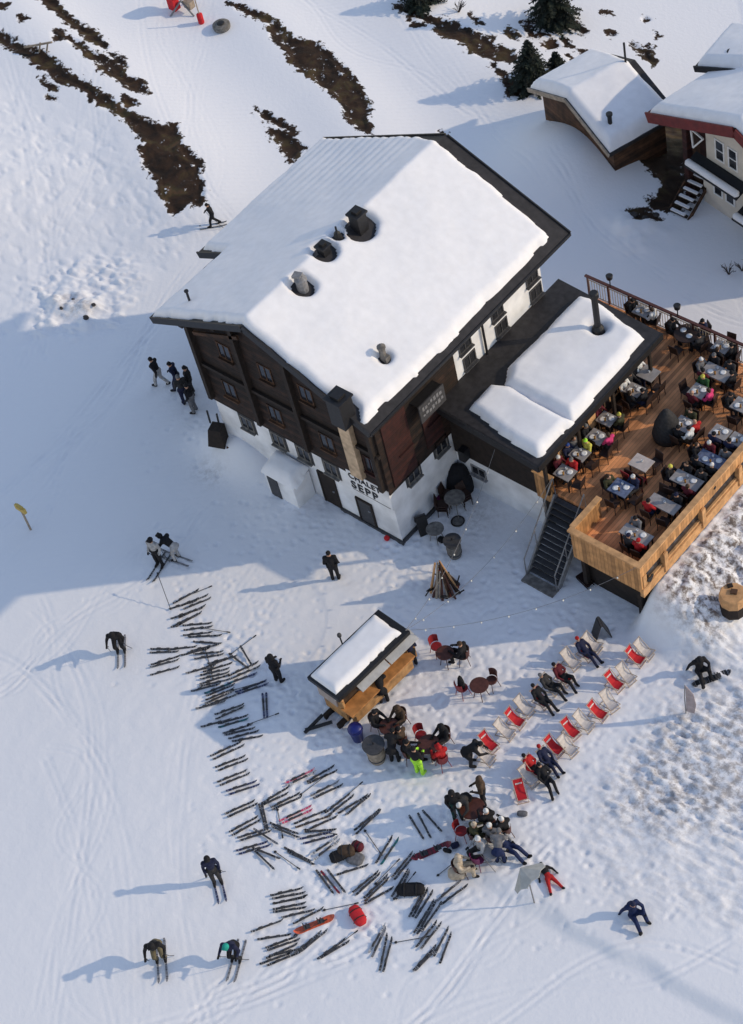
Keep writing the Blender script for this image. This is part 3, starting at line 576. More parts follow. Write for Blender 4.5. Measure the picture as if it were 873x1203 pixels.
for y in (3.5, 5.6, 7.8, 10.2): MB().b(4.86, 4.98, y-.06, y+.06, 2.56, 4.52).build('roof_post', darkwood, an, True)
MB().b(.55, .85, 3.35, 3.7, 2.0, 2.6).build('wall_box', black, an, True)

# ================================================================== deck
DZ = 2.5
dk = thing('sun_deck', 'raised terrace of orange brown boards behind pale wooden parapets beside the chalet', 'deck', (7, 7, 0))
dp = [(4.33, 3.75), (7.2, 3.75), (7.2, 2.05), (10.2, 2.05), (10.2, 12.9), (-.2, 12.9), (-.2, 11.2), (-.03, 10.5), (4.33, 10.5)]
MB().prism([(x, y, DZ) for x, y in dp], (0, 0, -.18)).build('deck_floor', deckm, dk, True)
# front parapet and corner
FRT = MB().b(7.2, 10.3, 1.94, 2.04, 2.0, 3.5).build('parapet', larchx, dk, True); MB().b(7.1, 10.36, 1.88, 2.12, 3.503, 3.58).build('cap_rail', larchp, FRT, True)
LFT = MB().b(7.1, 7.2, 2.045, 3.75, 2.1, 3.5).build('parapet', larch, dk, True); MB().b(7.04, 7.28, 2.125, 3.8, 3.503, 3.58).build('cap_rail', larchp, LFT, True)
ST0 = MB().b(4.2, 5.0, 3.62, 3.72, 1.9, 3.35).build('parapet', larchx, dk, True); MB().b(4.14, 5.06, 3.56, 3.78, 3.353, 3.42).build('cap_rail', larchp, ST0, True)
# right side: boards on top, framed openings below, heavy bottom beam
RG = MB().b(10.205, 10.3, 2.045, 12.9, 2.86, 3.5).build('parapet', larch, dk, True); MB().b(10.12, 10.36, 2.125, 13.0, 3.503, 3.58).build('cap_rail', larchp, RG, True)
MB().b(10.2, 10.36, 1.95, 12.9, 1.75, 2.22).build('edge_beam', larchp, dk, True)
for y in (2.15, 3.35, 5.75, 8.15, 10.5, 12.8): MB().b(10.21, 10.33, y-.1, y+.1, 2.223, 2.857).build('post', larchp, dk, True)
for y0, y1 in ((2.28, 3.22), (3.48, 5.62), (5.88, 8.02), (8.28, 10.37), (10.63, 12.68)):
    MB().b(10.20, 10.215, y0-.03, y1+.03, 2.223, 2.857).build('side_opening', glass, dk, True)
    MB().b(10.217, 10.3, y0, y1, 2.24, 2.34).build('opening_ledge', larchp, dk, True)
for y in (3.35, 5.75, 8.15): MB().b(10.34, 10.42, y-.1, y+.1, 1.9, 2.95).build('side_post', larchp, dk, True)
hp = [(math.sin(t)**3*.19, (13*math.cos(t)-5*math.cos(2*t)-2*math.cos(3*t)-math.cos(4*t))*.0118) for t in np.linspace(0, 2*math.pi, 26)[:-1]]
MB().prism([(10.34, 2.42+a, 2.42+c) for a, c in hp], (.03, 0, 0)).build('heart_ornament', black, dk, True)
MB().lathe([(.06, 0), (.06, .03)], (0, 0, 0), 12)
MB().prism([(10.302, 6.65+.07*math.cos(t), 3.2+.07*math.sin(t)) for t in np.linspace(0, 6.28, 13)[:-1]], (.02, 0, 0)).build('round_ornament', black, dk, True)
# back railing, open metal and mesh
b = MB()
for i in range(11): x = -.1+i*1.03; MB().b(x-.03, x+.03, 12.86, 12.92, 2.5, 3.55).build('rail_post', redmetal if False else brownmetal, dk, True)
MB().b(-.2, 10.25, 12.83, 12.95, 3.553, 3.62).build('cap_rail', brownmetal, dk, True)
for i in range(10):
    x0 = -.1+i*1.03+.05; q = MB()
    for k in range(8): q.b(x0+k*.13+.01, x0+k*.13+.03, 12.88, 12.9, 2.6, 3.4)
    q.b(x0, x0+.93, 12.875, 12.905, 3.403, 3.43); q.b(x0, x0+.93, 12.875, 12.905, 2.56, 2.597)
    q.build('rail_infill', weath, dk, True)
# supports and dark underside
for x, y in ((4.45, 3.95), (7.35, 2.3), (9.9, 2.3), (9.9, 5.5), (9.9, 9), (7.3, 6)): MB().b(x-.09, x+.09, y-.09, y+.09, -.8, 2.3).build('support_post', darkwood, dk, True)
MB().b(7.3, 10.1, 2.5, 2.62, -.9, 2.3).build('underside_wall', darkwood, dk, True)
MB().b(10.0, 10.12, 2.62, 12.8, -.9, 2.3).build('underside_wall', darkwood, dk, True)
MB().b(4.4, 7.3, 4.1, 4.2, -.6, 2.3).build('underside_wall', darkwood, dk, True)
# small crate of planks stored below the corner is left as a thing of its own further down
# ================================================================== outside stair
stp = thing('outdoor_staircase', 'dark metal grating staircase with handrails from the snow up to the deck', 'stairs', (5.8, 2.6, 0))
n = 13
for i in range(n):
    t = (i+.5)/n; MB().b(5.16, 6.5, 1.6+2.05*t-.115, 1.6+2.05*t+.1, 2.46*t-.02, 2.46*t+.03).build('tread', darkgrey, stp, True)
for x in (5.1, 6.56): MB().bar((x, 1.45, -.1), (x, 3.7, 2.5), .07, .26).build('stringer', grey, stp, True)
for x in (5.1, 6.56):
    MB().tube([(x, 1.4, 0), (x, 1.42, .95), (x, 3.65, 3.5), (x, 3.68, 2.5)], .028).build('handrail', grey, stp, True)
    for t in (.33, .66): y = 1.5+2.2*t; MB().tube([(x, y, 2.5*t-.1), (x, y, 2.5*t+1.0)], .02).build('baluster', grey, stp, True)
MB().b(5.1, 6.6, 1.05, 1.5, -.05, .05).build('landing_plate', stone, stp, True)

# ================================================================== small hut behind (top right)
hz = Hf(-6, 21)
hut = thing('log_cabin', 'small brown cabin half buried in snow with a thick white roof behind the chalet', 'cabin', (-6, 21, 0))
zr_, ze_ = 3.55, 2.3
pl_, pk, pr = PZ(627, 107, ze_), PZ(664, 116, zr_), PZ(729, 182, ze_)
bk = PZ(746, 70, zr_); dirv = (bk-pk); dirv.z = 0; Lr = dirv.length; dy = dirv.normalized(); dx = Vector((dy.y, -dy.x, 0))
wr = (pr-pk).dot(dx); wl_ = (pk-pl_).dot(dx); wh = (wr+wl_)/2; tn = (zr_-ze_)/wh
def hl(u, v, z): return Vector((pk.x, pk.y, 0))+dx*u+dy*v+Vector((0, 0, z))
def zhut(X, Y): return zr_-tn*np.abs((np.asarray(X)-pk.x)*dx.x+(np.asarray(Y)-pk.y)*dx.y)
MB().prism([hl(-wh+.35, .5, -1), hl(wh-.45, .5, -1), hl(wh-.45, .5, ze_-.05), hl(0, .5, zr_-.22), hl(-wh+.35, .5, ze_-.05)], dy*(Lr-1)).build('wall', brownwall, hut, True)
b = MB(); b.prism([hl(0, 0, zr_), hl(wh, 0, ze_), hl(wh, 0, ze_-.16), hl(0, 0, zr_-.16)], dy*Lr); b.prism([hl(-.003, 0, zr_), hl(-wh, 0, ze_), hl(-wh, 0, ze_-.16), hl(-.003, 0, zr_-.16)], dy*Lr)
hr_ = b.build('roof', roofmetal, hut, True)
for s in (-1, 1): MB().bar(hl(0, -.03, zr_-.08), hl(s*wh, -.03, ze_-.08), .06, .2).build('rake_board', weath, hr_, True)
snow_cover('roof_snow', [tuple(hl(u, v, 0)[:2]) for u, v in ((-wh+.05, .06), (wh-.05, .06), (wh-.05, Lr-.12), (.35, Lr-.35), (-wh+.05, Lr-.1))], zhut, .42, hut, .09, .3, .05, (), 31, None, math.atan2(dy.y, dy.x))
p = hl(.15, Lr-.6, zr_); MB().tube([p, p+Vector((0, 0, 1.35))], .05, 8).build('stove_pipe', black, hr_, True)
p = PZ(717, 146, 3.0); MB().lathe([(.1, -.3), (.1, .5), (.15, .52), (.15, .62)], p, 10).build('roof_vent', black, hr_, True)

# ================================================================== cream and red chalet at the right edge
R0 = G(828, 236); th = R(-13); e1 = Vector((math.cos(th), math.sin(th), 0)); e2 = Vector((-e1.y, e1.x, 0))
hz0 = R0.z
rc = thing('plastered_house', 'cream plastered house with dark red gable boards and small snowy window canopies', 'house', tuple(R0))
def L3(u, v, z): return Vector((R0.x, R0.y, hz0))+e1*u+e2*v+Vector((0, 0, z))
def obx(u0, u1, v0, v1, z0, z1): return MB().prism([L3(u0, v0, z0), L3(u1, v0, z0), L3(u1, v1, z0), L3(u0, v1, z0)], (0, 0, z1-z0))
ZW = 5.0; PK = 3.4; OVL = -2.05; tc_ = .42
def zrc(u): return ZW+.35+tc_*u if u < PK else ZW+.35+tc_*(2*PK-u)
obx(0, 7.6, 0, 8, -1, 2.35).build('wall', cream, rc, True)
MB().prism([L3(.28, .02, 2.353), L3(7.6, .02, 2.353), L3(7.6, .02, zrc(7.6)-.3), L3(PK, .02, zrc(PK)-.3), L3(.28, .02, zrc(.28)-.3)], e2*7.9).build('upper_wall', cream, rc, True)
b = MB()
for ua, ub in ((OVL, PK), (8.8, PK+.003)): b.prism([L3(ua, -1.1, zrc(ua)), L3(ub, -1.1, zrc(ub)), L3(ub, -1.1, zrc(ub)-.22), L3(ua, -1.1, zrc(ua)-.22)], e2*5.6)
rr_ = b.build('roof', darkwood, rc, True)
MB().bar(L3(OVL-.05, -1.14, zrc(OVL)-.2), L3(PK, -1.14, zrc(PK)-.2), .08, .5).build('gable_board', redfascia, rr_, True)
MB().bar(L3(PK, -1.14, zrc(PK)-.2), L3(8.8, -1.14, zrc(8.8)-.2), .08, .5).build('gable_board', redfascia, rr_, True)
MB().bar(L3(OVL-.04, -1.05, zrc(OVL)-.18), L3(OVL-.04, 4.4, zrc(OVL)-.18), .08, .42).build('eave_board', redfascia, rr_, True)
def zrcw(X, Y):
    u = (np.asarray(X)-R0.x)*e1.x+(np.asarray(Y)-R0.y)*e1.y
    return hz0+ZW+.35+tc_*np.where(u < PK, u, 2*PK-u)
snow_cover('roof_snow', [tuple(L3(u, v, 0)[:2]) for u, v in ((OVL+.03, -1.05), (8.7, -1.05), (8.7, 4.4), (OVL+.03, 4.4))], zrcw, .42, rc, .09, .3, .05, (), 41, None, th)
obx(-1.0, -.72, -.2, .1, -.8, zrc(-.9)-.26).build('porch_post', redwood, rc, True)
obx(-.45, -.003, .3, 5.5, -.8, 4.3).build('side_boarding', redwood, rc, True)
obx(-2.0, -.47, .7, 5.2, -.8, 3.9).build('rear_porch', brownwall, rc, True)
for u, z in ((1.15, 3.55), (1.95, 3.55), (.95, 1.45), (1.7, 1.45), (5.2, 3.55), (5.2, 1.4)):
    v = .02 if z > 2.4 else 0
    W_ = obx(u-.22, u+.22, v-.015, v+.02, z-.5, z+.5).build('window', glass, rc, True)
    fr = MB()
    for a0, a1, z0, z1 in ((u-.29, u-.22, z-.57, z+.57), (u+.22, u+.29, z-.57, z+.57), (u-.22, u+.22, z+.5, z+.57), (u-.22, u+.22, z-.57, z-.5), (u-.22, u+.22, z-.02, z+.02)):
        q = obx(a0, a1, v-.04, v+.02, z0, z1); fr.add(q.v, q.f)
    fr.build('window_frame', white, W_, True)
for u0, u1, z in ((-.35, 2.9, 2.55), (2.55, 5, 1.25)):
    cnp = MB().prism([L3(u0, -.75, z-.25), L3(u1, -.75, z-.25), L3(u1, .0, z+.05), L3(u0, .0, z+.05)], (0, 0, .08)).build('canopy', black, rc, True)
    q = MB().tube([L3(u0, -.62, z-.05), L3(u0+.1, -.62, z-.02), L3(u1-.1, -.62, z-.02), L3(u1, -.62, z-.05)], [.05, .16, .16, .05], 10); q.build('canopy_snow', snow, cnp, True, True)
q = MB()
for a, c_ in (((-.5, -.1, 3.9), (.25, -.1, 3.75)), ((-.5, -.1, 3.9), (-.42, -.1, 2.9)), ((-.42, -.1, 2.9), (.25, -.1, 3.75))): q.bar(L3(*a), L3(*c_), .07, .07)
q.build('white_brace', white, rc, True)
p = L3(-1.2, 3.0, zrc(-1.2)); ck = MB().lathe([(.16, -.3), (.16, .75), (.22, .77), (.22, .95)], p, 10).build('chimney', black, rr_, True)
# steps with snow stripes at its foot
ss = thing('garden_steps', 'short wooden outdoor steps striped with snow at the cream house corner', 'steps', tuple(G(806, 245)))
s0 = G(797, 252); s1 = G(823, 228)
for i in range(6):
    t = i/5; p = s0.lerp(s1, t)+Vector((0, 0, .1+.9*t)); M_ = Matrix.Rotation(math.atan2(s1.y-s0.y, s1.x-s0.x), 3, 'Z')
    MB().box(p, (.16, 1.0, .06), 0, M_).build('tread', darkwood, ss, True); MB().box(p+Vector((0, 0, .06)), (.14, .75, .06), 0, M_).build('step_snow', snow, ss, True)
dv = (s1-s0).normalized(); sd = Vector((-dv.y, dv.x, 0)).normalized()
for s in (-.55, .55): MB().bar(s0+sd*s+Vector((0, 0, -.1)), s1+sd*s+Vector((0, 0, .9)), .06, .2).build('stringer', brownwall, ss, True)
# ================================================================== second white roof behind it
bh_ = thing('neighbour_house', 'house at top right corner showing only its steep white roof and dark eave', 'house', tuple(PZ(870, 90, 0)))
kz = 5.0
pA, pB, pF = PZ(816, 78, kz), PZ(858, 30, kz), PZ(850, 103, kz)
dyy = Vector((pB.x-pA.x, pB.y-pA.y, 0)); Ln = dyy.length; dyy.normalize(); dxx = Vector((dyy.y, -dyy.x, 0)); hw = 3.6; rise = .9
def KK(u, v, z): return Vector((pA.x, pA.y, 0))+dxx*u+dyy*v+Vector((0, 0, z))
def zk(X, Y):
    u = (np.asarray(X)-pA.x)*dxx.x+(np.asarray(Y)-pA.y)*dxx.y
    return kz+rise*(1-np.abs(u-hw)/hw)
b = MB(); b.prism([KK(0, 0, kz), KK(hw, 0, kz+rise), KK(hw, 0, kz+rise-.2), KK(0, 0, kz-.2)], dyy*Ln); b.prism([KK(2*hw, 0, kz), KK(hw+.003, 0, kz+rise), KK(hw+.003, 0, kz+rise-.2), KK(2*hw, 0, kz-.2)], dyy*Ln); rk = b.build('roof', darkwood, bh_, True)
for u0, u1 in ((0, hw), (2*hw, hw)): MB().bar(KK(u0, -.04, kz-.1), KK(u1, -.04, kz+rise-.1), .06, .3).build('gable_board', black, rk, True)
MB().prism([KK(.5, .6, -2), KK(2*hw-.5, .6, -2), KK(2*hw-.5, .6, kz-.12), KK(hw, .6, kz+rise-.3), KK(.5, .6, kz-.12)], dyy*(Ln-1.2)).build('wall', darkwood, bh_, True)
snow_cover('roof_snow', [tuple(KK(u, v, 0)[:2]) for u, v in ((.05, .05), (2*hw-.05, .05), (2*hw-.05, Ln-.05), (.05, Ln-.05))], zk, .45, bh_, .09, .3, .05, (), 51, None, math.atan2(dyy.y, dyy.x))

# ================================================================== people
def norm(a): return Vector(a)
def pose(kind):
    P = {}
    def both(nm, x, y, z, x2=None, y2=None, z2=None):
        P[nm+'L'] = Vector((-x, y, z)); P[nm+'R'] = Vector((x if x2 is None else x2, y if y2 is None else y2, z if z2 is None else z2))
    def set_(pel, che, nek, hed): P.update(pel=Vector(pel), che=Vector(che), nek=Vector(nek), hed=Vector(hed))
    if kind in ('stand', 'stand_b'):
        set_((0, 0, .95), (0, .0, 1.32), (0, .0, 1.5), (0, .03, 1.64)); both('sh', .19, 0, 1.43); both('hip', .1, 0, .92)
        both('kn', .11, .04, .5); both('an', .12, 0, .09); both('to', .14, .17, .05)
        if kind == 'stand': both('el', .27, -.03, 1.13); both('ha', .26, .12, .93)
        else: both('el', .27, .02, 1.14); both('ha', .16, .28, 1.12)
    elif kind == 'walk':
        set_((0, 0, .93), (0, .06, 1.3), (0, .09, 1.48), (0, .14, 1.61)); both('sh', .19, .07, 1.42); both('hip', .1, 0, .9)
        both('kn', .1, .2, .5, .1, .02, .48); both('an', .1, .25, .09, .1, -.32, .14); both('to', .1, .42, .06, .1, -.18, .05)
        both('el', .27, -.12, 1.14, .27, .16, 1.15); both('ha', .25, -.05, .92, .22, .36, 1.0)
    elif kind == 'ski':
        set_((0, -.14, .82), (0, .12, 1.15), (0, .22, 1.3), (0, .31, 1.42)); both('sh', .2, .15, 1.24); both('hip', .11, -.12, .8)
        both('kn', .14, .2, .5); both('an', .14, .02, .12); both('to', .14, .18, .08); both('el', .33, .16, .98); both('ha', .32, .42, 1.0)
    elif kind == 'bend':
        set_((0, -.16, .88), (0, .2, 1.12), (0, .35, 1.22), (0, .48, 1.26)); both('sh', .19, .26, 1.2); both('hip', .1, -.14, .86)
        both('kn', .12, .02, .5); both('an', .13, -.04, .09); both('to', .14, .13, .05); both('el', .25, .4, .96); both('ha', .16, .58, .86)
    elif kind == 'sit':
        set_((0, 0, .55), (0, -.02, .9), (0, .0, 1.08), (0, .05, 1.21)); both('sh', .19, -.02, 1.01); both('hip', .1, .04, .53)
        both('kn', .13, .44, .54); both('an', .13, .42, .09); both('to', .14, .58, .05); both('el', .27, .1, .78); both('ha', .17, .38, .8)
    elif kind == 'ground':
        set_((0, 0, .15), (0, -.10, .5), (0, -.04, .66), (0, .04, .78)); both('sh', .19, -.08, .6); both('hip', .1, .02, .15)
        both('kn', .2, .32, .42, .17, .40, .34); both('an', .2, .5, .1, .22, .72, .1); both('to', .24, .6, .08, .28, .8, .2); both('el', .32, .06, .42, .32, -.2, .36); both('ha', .24, .3, .42, .38, -.28, .08)
    elif kind == 'lounge':
        set_((0, 0, .40), (0, -.33, .68), (0, -.45, .84), (0, -.52, .98)); both('sh', .18, -.38, .78); both('hip', .1, .04, .39)
        both('kn', .12, .46, .46); both('an', .15, .80, .10); both('to', .17, .90, .22); both('el', .3, -.12, .56); both('ha', .2, .14, .52)
    elif kind == 'lounge_b':
        set_((0, 0, .40), (.02, -.33, .68), (.03, -.45, .84), (.06, -.50, .98)); both('sh', .18, -.38, .78); both('hip', .1, .04, .39)
        both('kn', .14, .42, .62, .12, .48, .44); both('an', .16, .56, .12, .2, .86, .1); both('to', .17, .72, .07, .24, .96, .22); both('el', .3, -.2, .52, .33, -.1, .6); both('ha', .06, .0, .62, .22, .16, .5)
    elif kind == 'lie':
        set_((0, 0, .15), (0, -.42, .16), (0, -.58, .18), (0, -.72, .2)); both('sh', .18, -.5, .16); both('hip', .1, .06, .15)
        both('kn', .22, .45, .14); both('an', .32, .82, .09); both('to', .36, .9, .16); both('el', .36, -.36, .1); both('ha', .44, -.12, .08)
    return P
BODY = {}
def body_mesh(kind):
    """one skin over the whole figure: tapered limbs merged by a voxel remesh, coloured by the nearest limb; then hands and face"""
    if kind in BODY: return BODY[kind]
    P = pose(kind); seg = []                   # (a, b, ra, rb, slot) slots: 0 jacket 1 trousers 2 skin 3 boots and gloves
    mid = P['pel'].lerp(P['che'], .5)
    seg += [(P['pel'], mid, .155, .15, 1), (mid, P['che'], .155, .175, 0), (P['che'], P['nek'], .165, .075, 0), (P['nek'], P['hed'], .06, .085, 2)]
    seg += [(P['shL'], P['shR'], .10, .10, 0), (P['hipL'], P['hipR'], .135, .135, 1)]
    for s in 'LR':
        seg += [(P['sh'+s], P['el'+s], .083, .062, 0), (P['el'+s], P['ha'+s], .062, .046, 0), (P['hip'+s], P['kn'+s], .118, .085, 1), (P['kn'+s], P['an'+s], .083, .068, 1), (P['an'+s]+Vector((0, 0, 0)), P['to'+s], .075, .055, 3)]
    b = MB()
    for a, c, ra, rb, t in seg:
        b.tube([a, a.lerp(c, .5), c], [ra, (ra+rb)/2, rb], 12); b.ell(a, (ra,)*3, 12, 8); b.ell(c, (rb,)*3, 12, 8)
    up = (P['hed']-P['nek']).normalized(); b.ell(P['hed'], (.082, .095, .112), 12, 10)
    fw = Vector((0, 1, 0)) if kind != 'lie' else Vector((0, -.2, 1)).normalized()
    b.ell(P['hed']+fw*.095-up*.01, (.018, .022, .025), 8, 6)                          # nose
    for s in (-1, 1): b.ell(P['hed']+Vector((s*.084, -.005, 0)), (.018, .025, .03), 8, 6)   # ears
    o = bpy.data.objects.new('tmp', b.mesh('tmp', None, True)); C.objects.link(o)
    md = o.modifiers.new('r', 'REMESH'); md.mode = 'VOXEL'; md.voxel_size = .026
    sm = o.modifiers.new('s', 'SMOOTH'); sm.iterations = 3; sm.factor = .5
    dg = bpy.context.evaluated_depsgraph_get(); me = bpy.data.meshes.new_from_object(o.evaluated_get(dg)); bpy.data.objects.remove(o)
    cen = np.array([p.center[:] for p in me.polygons]); best = np.full(len(cen), 1e9); slot = np.zeros(len(cen), int)
    for a, c, ra, rb, t in seg+[(P['hed'], P['hed']+up*.03, .1, .1, 2)]:
        a_ = np.array(a); d = np.array(c)-a_; tt = np.clip(((cen-a_)@d)/(d@d+1e-9), 0, 1)
        ds = np.linalg.norm(cen-a_-tt[:, None]*d, axis=1)-(ra+(rb-ra)*tt); m_ = ds < best; best[m_] = ds[m_]; slot[m_] = t
    # hands: palm with four unequal bent fingers and a thumb leaving its side, eyes and mouth, joined to the same mesh
    h = MB(); hs = []
    for s in 'LR':
        e, hnd = P['el'+s], P['ha'+s]; d = (hnd-e).normalized(); sx = -1 if s == 'L' else 1
        side = Vector((1, 0, 0))-d*d.x; side.normalize(); nrm = d.cross(side).normalized()
        if nrm.z > 0: nrm = -nrm
        pc = hnd+d*.06; h.tube([hnd, hnd+d*.04, hnd+d*.09], [.034, .042, .036], 8)
        for i, ln in enumerate((.062, .074, .068, .05)):
            r0_ = pc+d*.03+side*((i-1.5)*.021*(-sx)); h.tube([r0_, r0_+d*ln*.55+nrm*.008, r0_+d*ln*.85+nrm*.034], [.0125, .0115, .009], 6)
        t0 = hnd+d*.035-side*sx*.035; h.tube([t0, t0-side*sx*.028+d*.025, t0-side*sx*.032+d*.06+nrm*.012], [.014, .013, .010], 6)
    nh = len(h.f)
    for s in (-1, 1): h.ell(P['hed']+fw*.088+up*.018+Vector((s*.033, 0, 0)), (.013, .010, .010), 6, 4)
    h.ell(P['hed']+fw*.088-up*.045, (.026, .008, .007), 6, 4)
    hm = h.mesh('tmp', None, True)
    bm = bmesh.new(); bm.from_mesh(me); n0 = len(bm.faces); bm.from_mesh(hm); bm.to_mesh(me); bm.free()
    for nm in (CLOTH['black'], CLOTH['black'], skin, CLOTH['black'], black): me.materials.append(nm)
    sl_ = list(slot)+[3]*nh+[4]*(len(me.polygons)-n0-nh)
    me.polygons.foreach_set('material_index', np.array(sl_, dtype=np.int32)); me.polygons.foreach_set('use_smooth', [True]*len(me.polygons)); me.name = 'body_'+kind
    BODY[kind] = (me, P); return BODY[kind]
HM = {}
def hat_mesh(kind, style):
    if (kind, style) in HM: return HM[(kind, style)]
    _, P = body_mesh(kind); h = P['hed']; b = MB()
    if style == 'helmet':
        b.ell(h+Vector((0, -.012, .035)), (.118, .135, .125), 14, 8); b.box(h+Vector((0, .1, .06)), (.19, .06, .075))
    elif style == 'hair':
        b.ell(h+Vector((0, -.028, .022)), (.096, .098, .112), 12, 8); b.ell(h+Vector((0, -.075, -.07)), (.07, .045, .09), 10, 6)
    elif style == 'hood':
        b.ell(h+Vector((0, -.03, .01)), (.125, .125, .15), 12, 8); b.lathe([(.11, -.16), (.14, -.1), (.12, -.04)], h+Vector((0, -.02, 0)), 12)
    else:
        b.ell(h+Vector((0, -.012, .05)), (.098, .108, .095), 12, 8); b.ell(h+Vector((0, -.02, .155)), (.035, .035, .035), 8, 6)
    HM[(kind, style)] = b.mesh(style, None, True); return HM[(kind, style)]
def person(label, loc, face, kind, jacket='black', trousers='black', hat=('hat', 'black'), group=None, scale=1.0, skis=None, boots='black', polecol=None):
    me, P = body_mesh(kind)
    t = thing('person', label, 'person', loc, R(face-90), group, scale)
    o = bpy.data.objects.new('body', me); C.objects.link(o); o.parent = t
    for i, mt in enumerate((CLOTH[jacket], CLOTH[trousers], skin, CLOTH[boots])):
        o.material_slots[i].link = 'OBJECT'; o.material_slots[i].material = mt
    if hat:
        hm = hat_mesh(kind, hat[0]); k = bpy.data.objects.new({'hat': 'woolly_hat'}.get(hat[0], hat[0]), hm); C.objects.link(k); k.parent = t
        if not len(hm.materials): hm.materials.append(CLOTH['black'])
        k.material_slots[0].link = 'OBJECT'; k.material_slots[0].material = hairm if hat[0] == 'hair' else CLOTH[hat[1]]
    if skis:
        for s in (-1, 1):
            q = bpy.data.objects.new('worn_ski', ski_me('worn', 1.62)); C.objects.link(q); q.parent = t; q.location = (s*.14, .12, .03)
            q.material_slots[0].link = 'OBJECT'; q.material_slots[0].material = skis
            e = P['ha'+('L' if s < 0 else 'R')]
            MB().tube([e+Vector((0, .03, .1)), e+Vector((s*.05, -.16, -.45)), (e.x+s*.1, e.y-.42, .02)], .011, 6).build('ski_pole', black, t)
    return t
# ------------------------------------------------------------------ skis
SK = {}
def ski_me(style, L=1.7):
    k = (style, round(L, 1))
    if k in SK: return SK[k]
    w_ = .043 if style != 'board' else .145
    b = MB(); n = 14; V = []; F = []
    for i in range(n+1):
        t = i/n; y = (t-.5)*L; ww = w_*(1.05-.28*math.sin(math.pi*t)) if style != 'board' else w_*(1.0-.12*math.sin(math.pi*t))
        e = min(t, 1-t)*L
        if t > .5: ww *= min(1, .25+e/(.14 if style != 'board' else .2))
        else: ww *= min(1, .75+e/.2) if style != 'board' else min(1, .25+e/.2)
        z = .07*max(0, (t-.88)/.12)**1.6*(1 if style != 'board' else 1.2)+(.03*max(0, (.07-t)/.07) if style != 'board' else .10*max(0, (.13-t)/.13)**1.6)
        V += [(-ww, y, z), (ww, y, z), (ww, y, z+.014), (-ww, y, z+.014)]
    for i in range(n):
        a = i*4; c = a+4
        for j in range(4): F.append((a+j, a+(j+1) % 4, c+(j+1) % 4, c+j))
    F += [(3, 2, 1, 0), (n*4, n*4+1, n*4+2, n*4+3)]
    b.add(V, F); me = b.mesh('ski_'+style, black); SK[k] = me; return me
def binding_me(style):
    k = ('bind', style)
    if k in SK: return SK[k]
    b = MB()
    if style == 'board': b.box((0, 0, .045), (.16, .2, .05)); b.prism([(-.09, -.1, .06), (.09, -.1, .06), (.09, -.13, .24), (-.09, -.13, .24)], (0, .03, 0)); b.box((0, 0, .12), (.2, .06, .03))
    else: b.prism([(-.032, -.36, .012), (.032, -.36, .012), (.032, .2, .012), (-.032, .2, .012), ][::1], (0, 0, .022)); b.box((0, .13, .045), (.062, .12, .032)); b.box((0, -.24, .052), (.064, .15, .045))
    SK[k] = b.mesh('binding', darkgrey); return SK[k]
sk_mats = {'black': mat('ski_black', (.014, .014, .017), .45, .3, 9), 'dark grey': mat('ski_dark_grey', (.05, .05, .056), .45, .35, 9), 'navy': mat('ski_navy', (.02, .026, .085), .4, .35, 9), 'white': mat('ski_white', (.52, .52, .53), .4, .2, 9),
           'pink': mat('ski_pink', (.62, .06, .15), .4, .2, 9), 'crimson': mat('ski_crimson', (.22, .015, .035), .4, .3, 9), 'teal': mat('ski_teal', (.02, .14, .16), .4, .3, 9), 'silver': mat('ski_silver', (.25, .25, .27), .4, .2, 9), 'orange': mat('ski_orange', (.62, .11, .05), .4, .25, 9), 'brown': mat('ski_brown', (.06, .035, .025), .5, .3, 9)}
def stripe(M_, acc):                       # printed graphics along the topsheet, different on every ski
    t = M_.node_tree; N = t.nodes.new; L = t.links.new; b = t.nodes['Principled BSDF']; src = b.inputs['Base Color'].links[0].from_socket
    tc = N('ShaderNodeTexCoord'); sp = N('ShaderNodeSeparateXYZ'); oi = N('ShaderNodeObjectInfo'); L(tc.outputs['Object'], sp.inputs[0])
    ma = N('ShaderNodeMath'); ma.operation = 'MULTIPLY_ADD'; ma.inputs[1].default_value = 37; L(oi.outputs['Random'], ma.inputs[0]); m1 = N('ShaderNodeMath'); m1.operation = 'MULTIPLY'; m1.inputs[1].default_value = 5.5; L(sp.outputs[1], m1.inputs[0]); L(m1.outputs[0], ma.inputs[2])
    nz = N('ShaderNodeTexNoise'); nz.noise_dimensions = '1D'; nz.inputs['Detail'].default_value = 1; L(ma.outputs[0], nz.inputs['W'])
    mr = N('ShaderNodeMapRange'); mr.inputs[1].default_value = .56; mr.inputs[2].default_value = .60; L(nz.outputs[0], mr.inputs[0])
    mx = N('ShaderNodeMix'); mx.data_type = 'RGBA'; L(mr.outputs[0], mx.inputs[0]); L(src, mx.inputs[6]); mx.inputs[7].default_value = (*acc, 1); L(mx.outputs[2], b.inputs['Base Color'])
for k_, acc in (('black', (.30, .30, .32)), ('dark grey', (.35, .35, .36)), ('navy', (.25, .28, .4)), ('white', (.05, .05, .06)), ('pink', (.6, .5, .5)), ('crimson', (.02, .02, .02)), ('teal', (.02, .03, .03)), ('silver', (.05, .05, .06)), ('brown', (.3, .26, .2))): stripe(sk_mats[k_], acc)
def slope_rot(x, y, ang):
    """lie along the snow with the given heading"""
    d = Vector((math.cos(ang), math.sin(ang), 0)); e = .5
    d.z = (Hf(x+d.x*e, y+d.y*e)-Hf(x-d.x*e, y-d.y*e))/(2*e); d.normalize()
    s = Vector((d.y, -d.x, 0)); s.z = (Hf(x+s.x*.2, y+s.y*.2)-Hf(x-s.x*.2, y-s.y*.2))/.4; s = (s-d*s.dot(d)).normalized()
    return Matrix((s, d, s.cross(d))).transposed().to_4x4()
SKIS = []
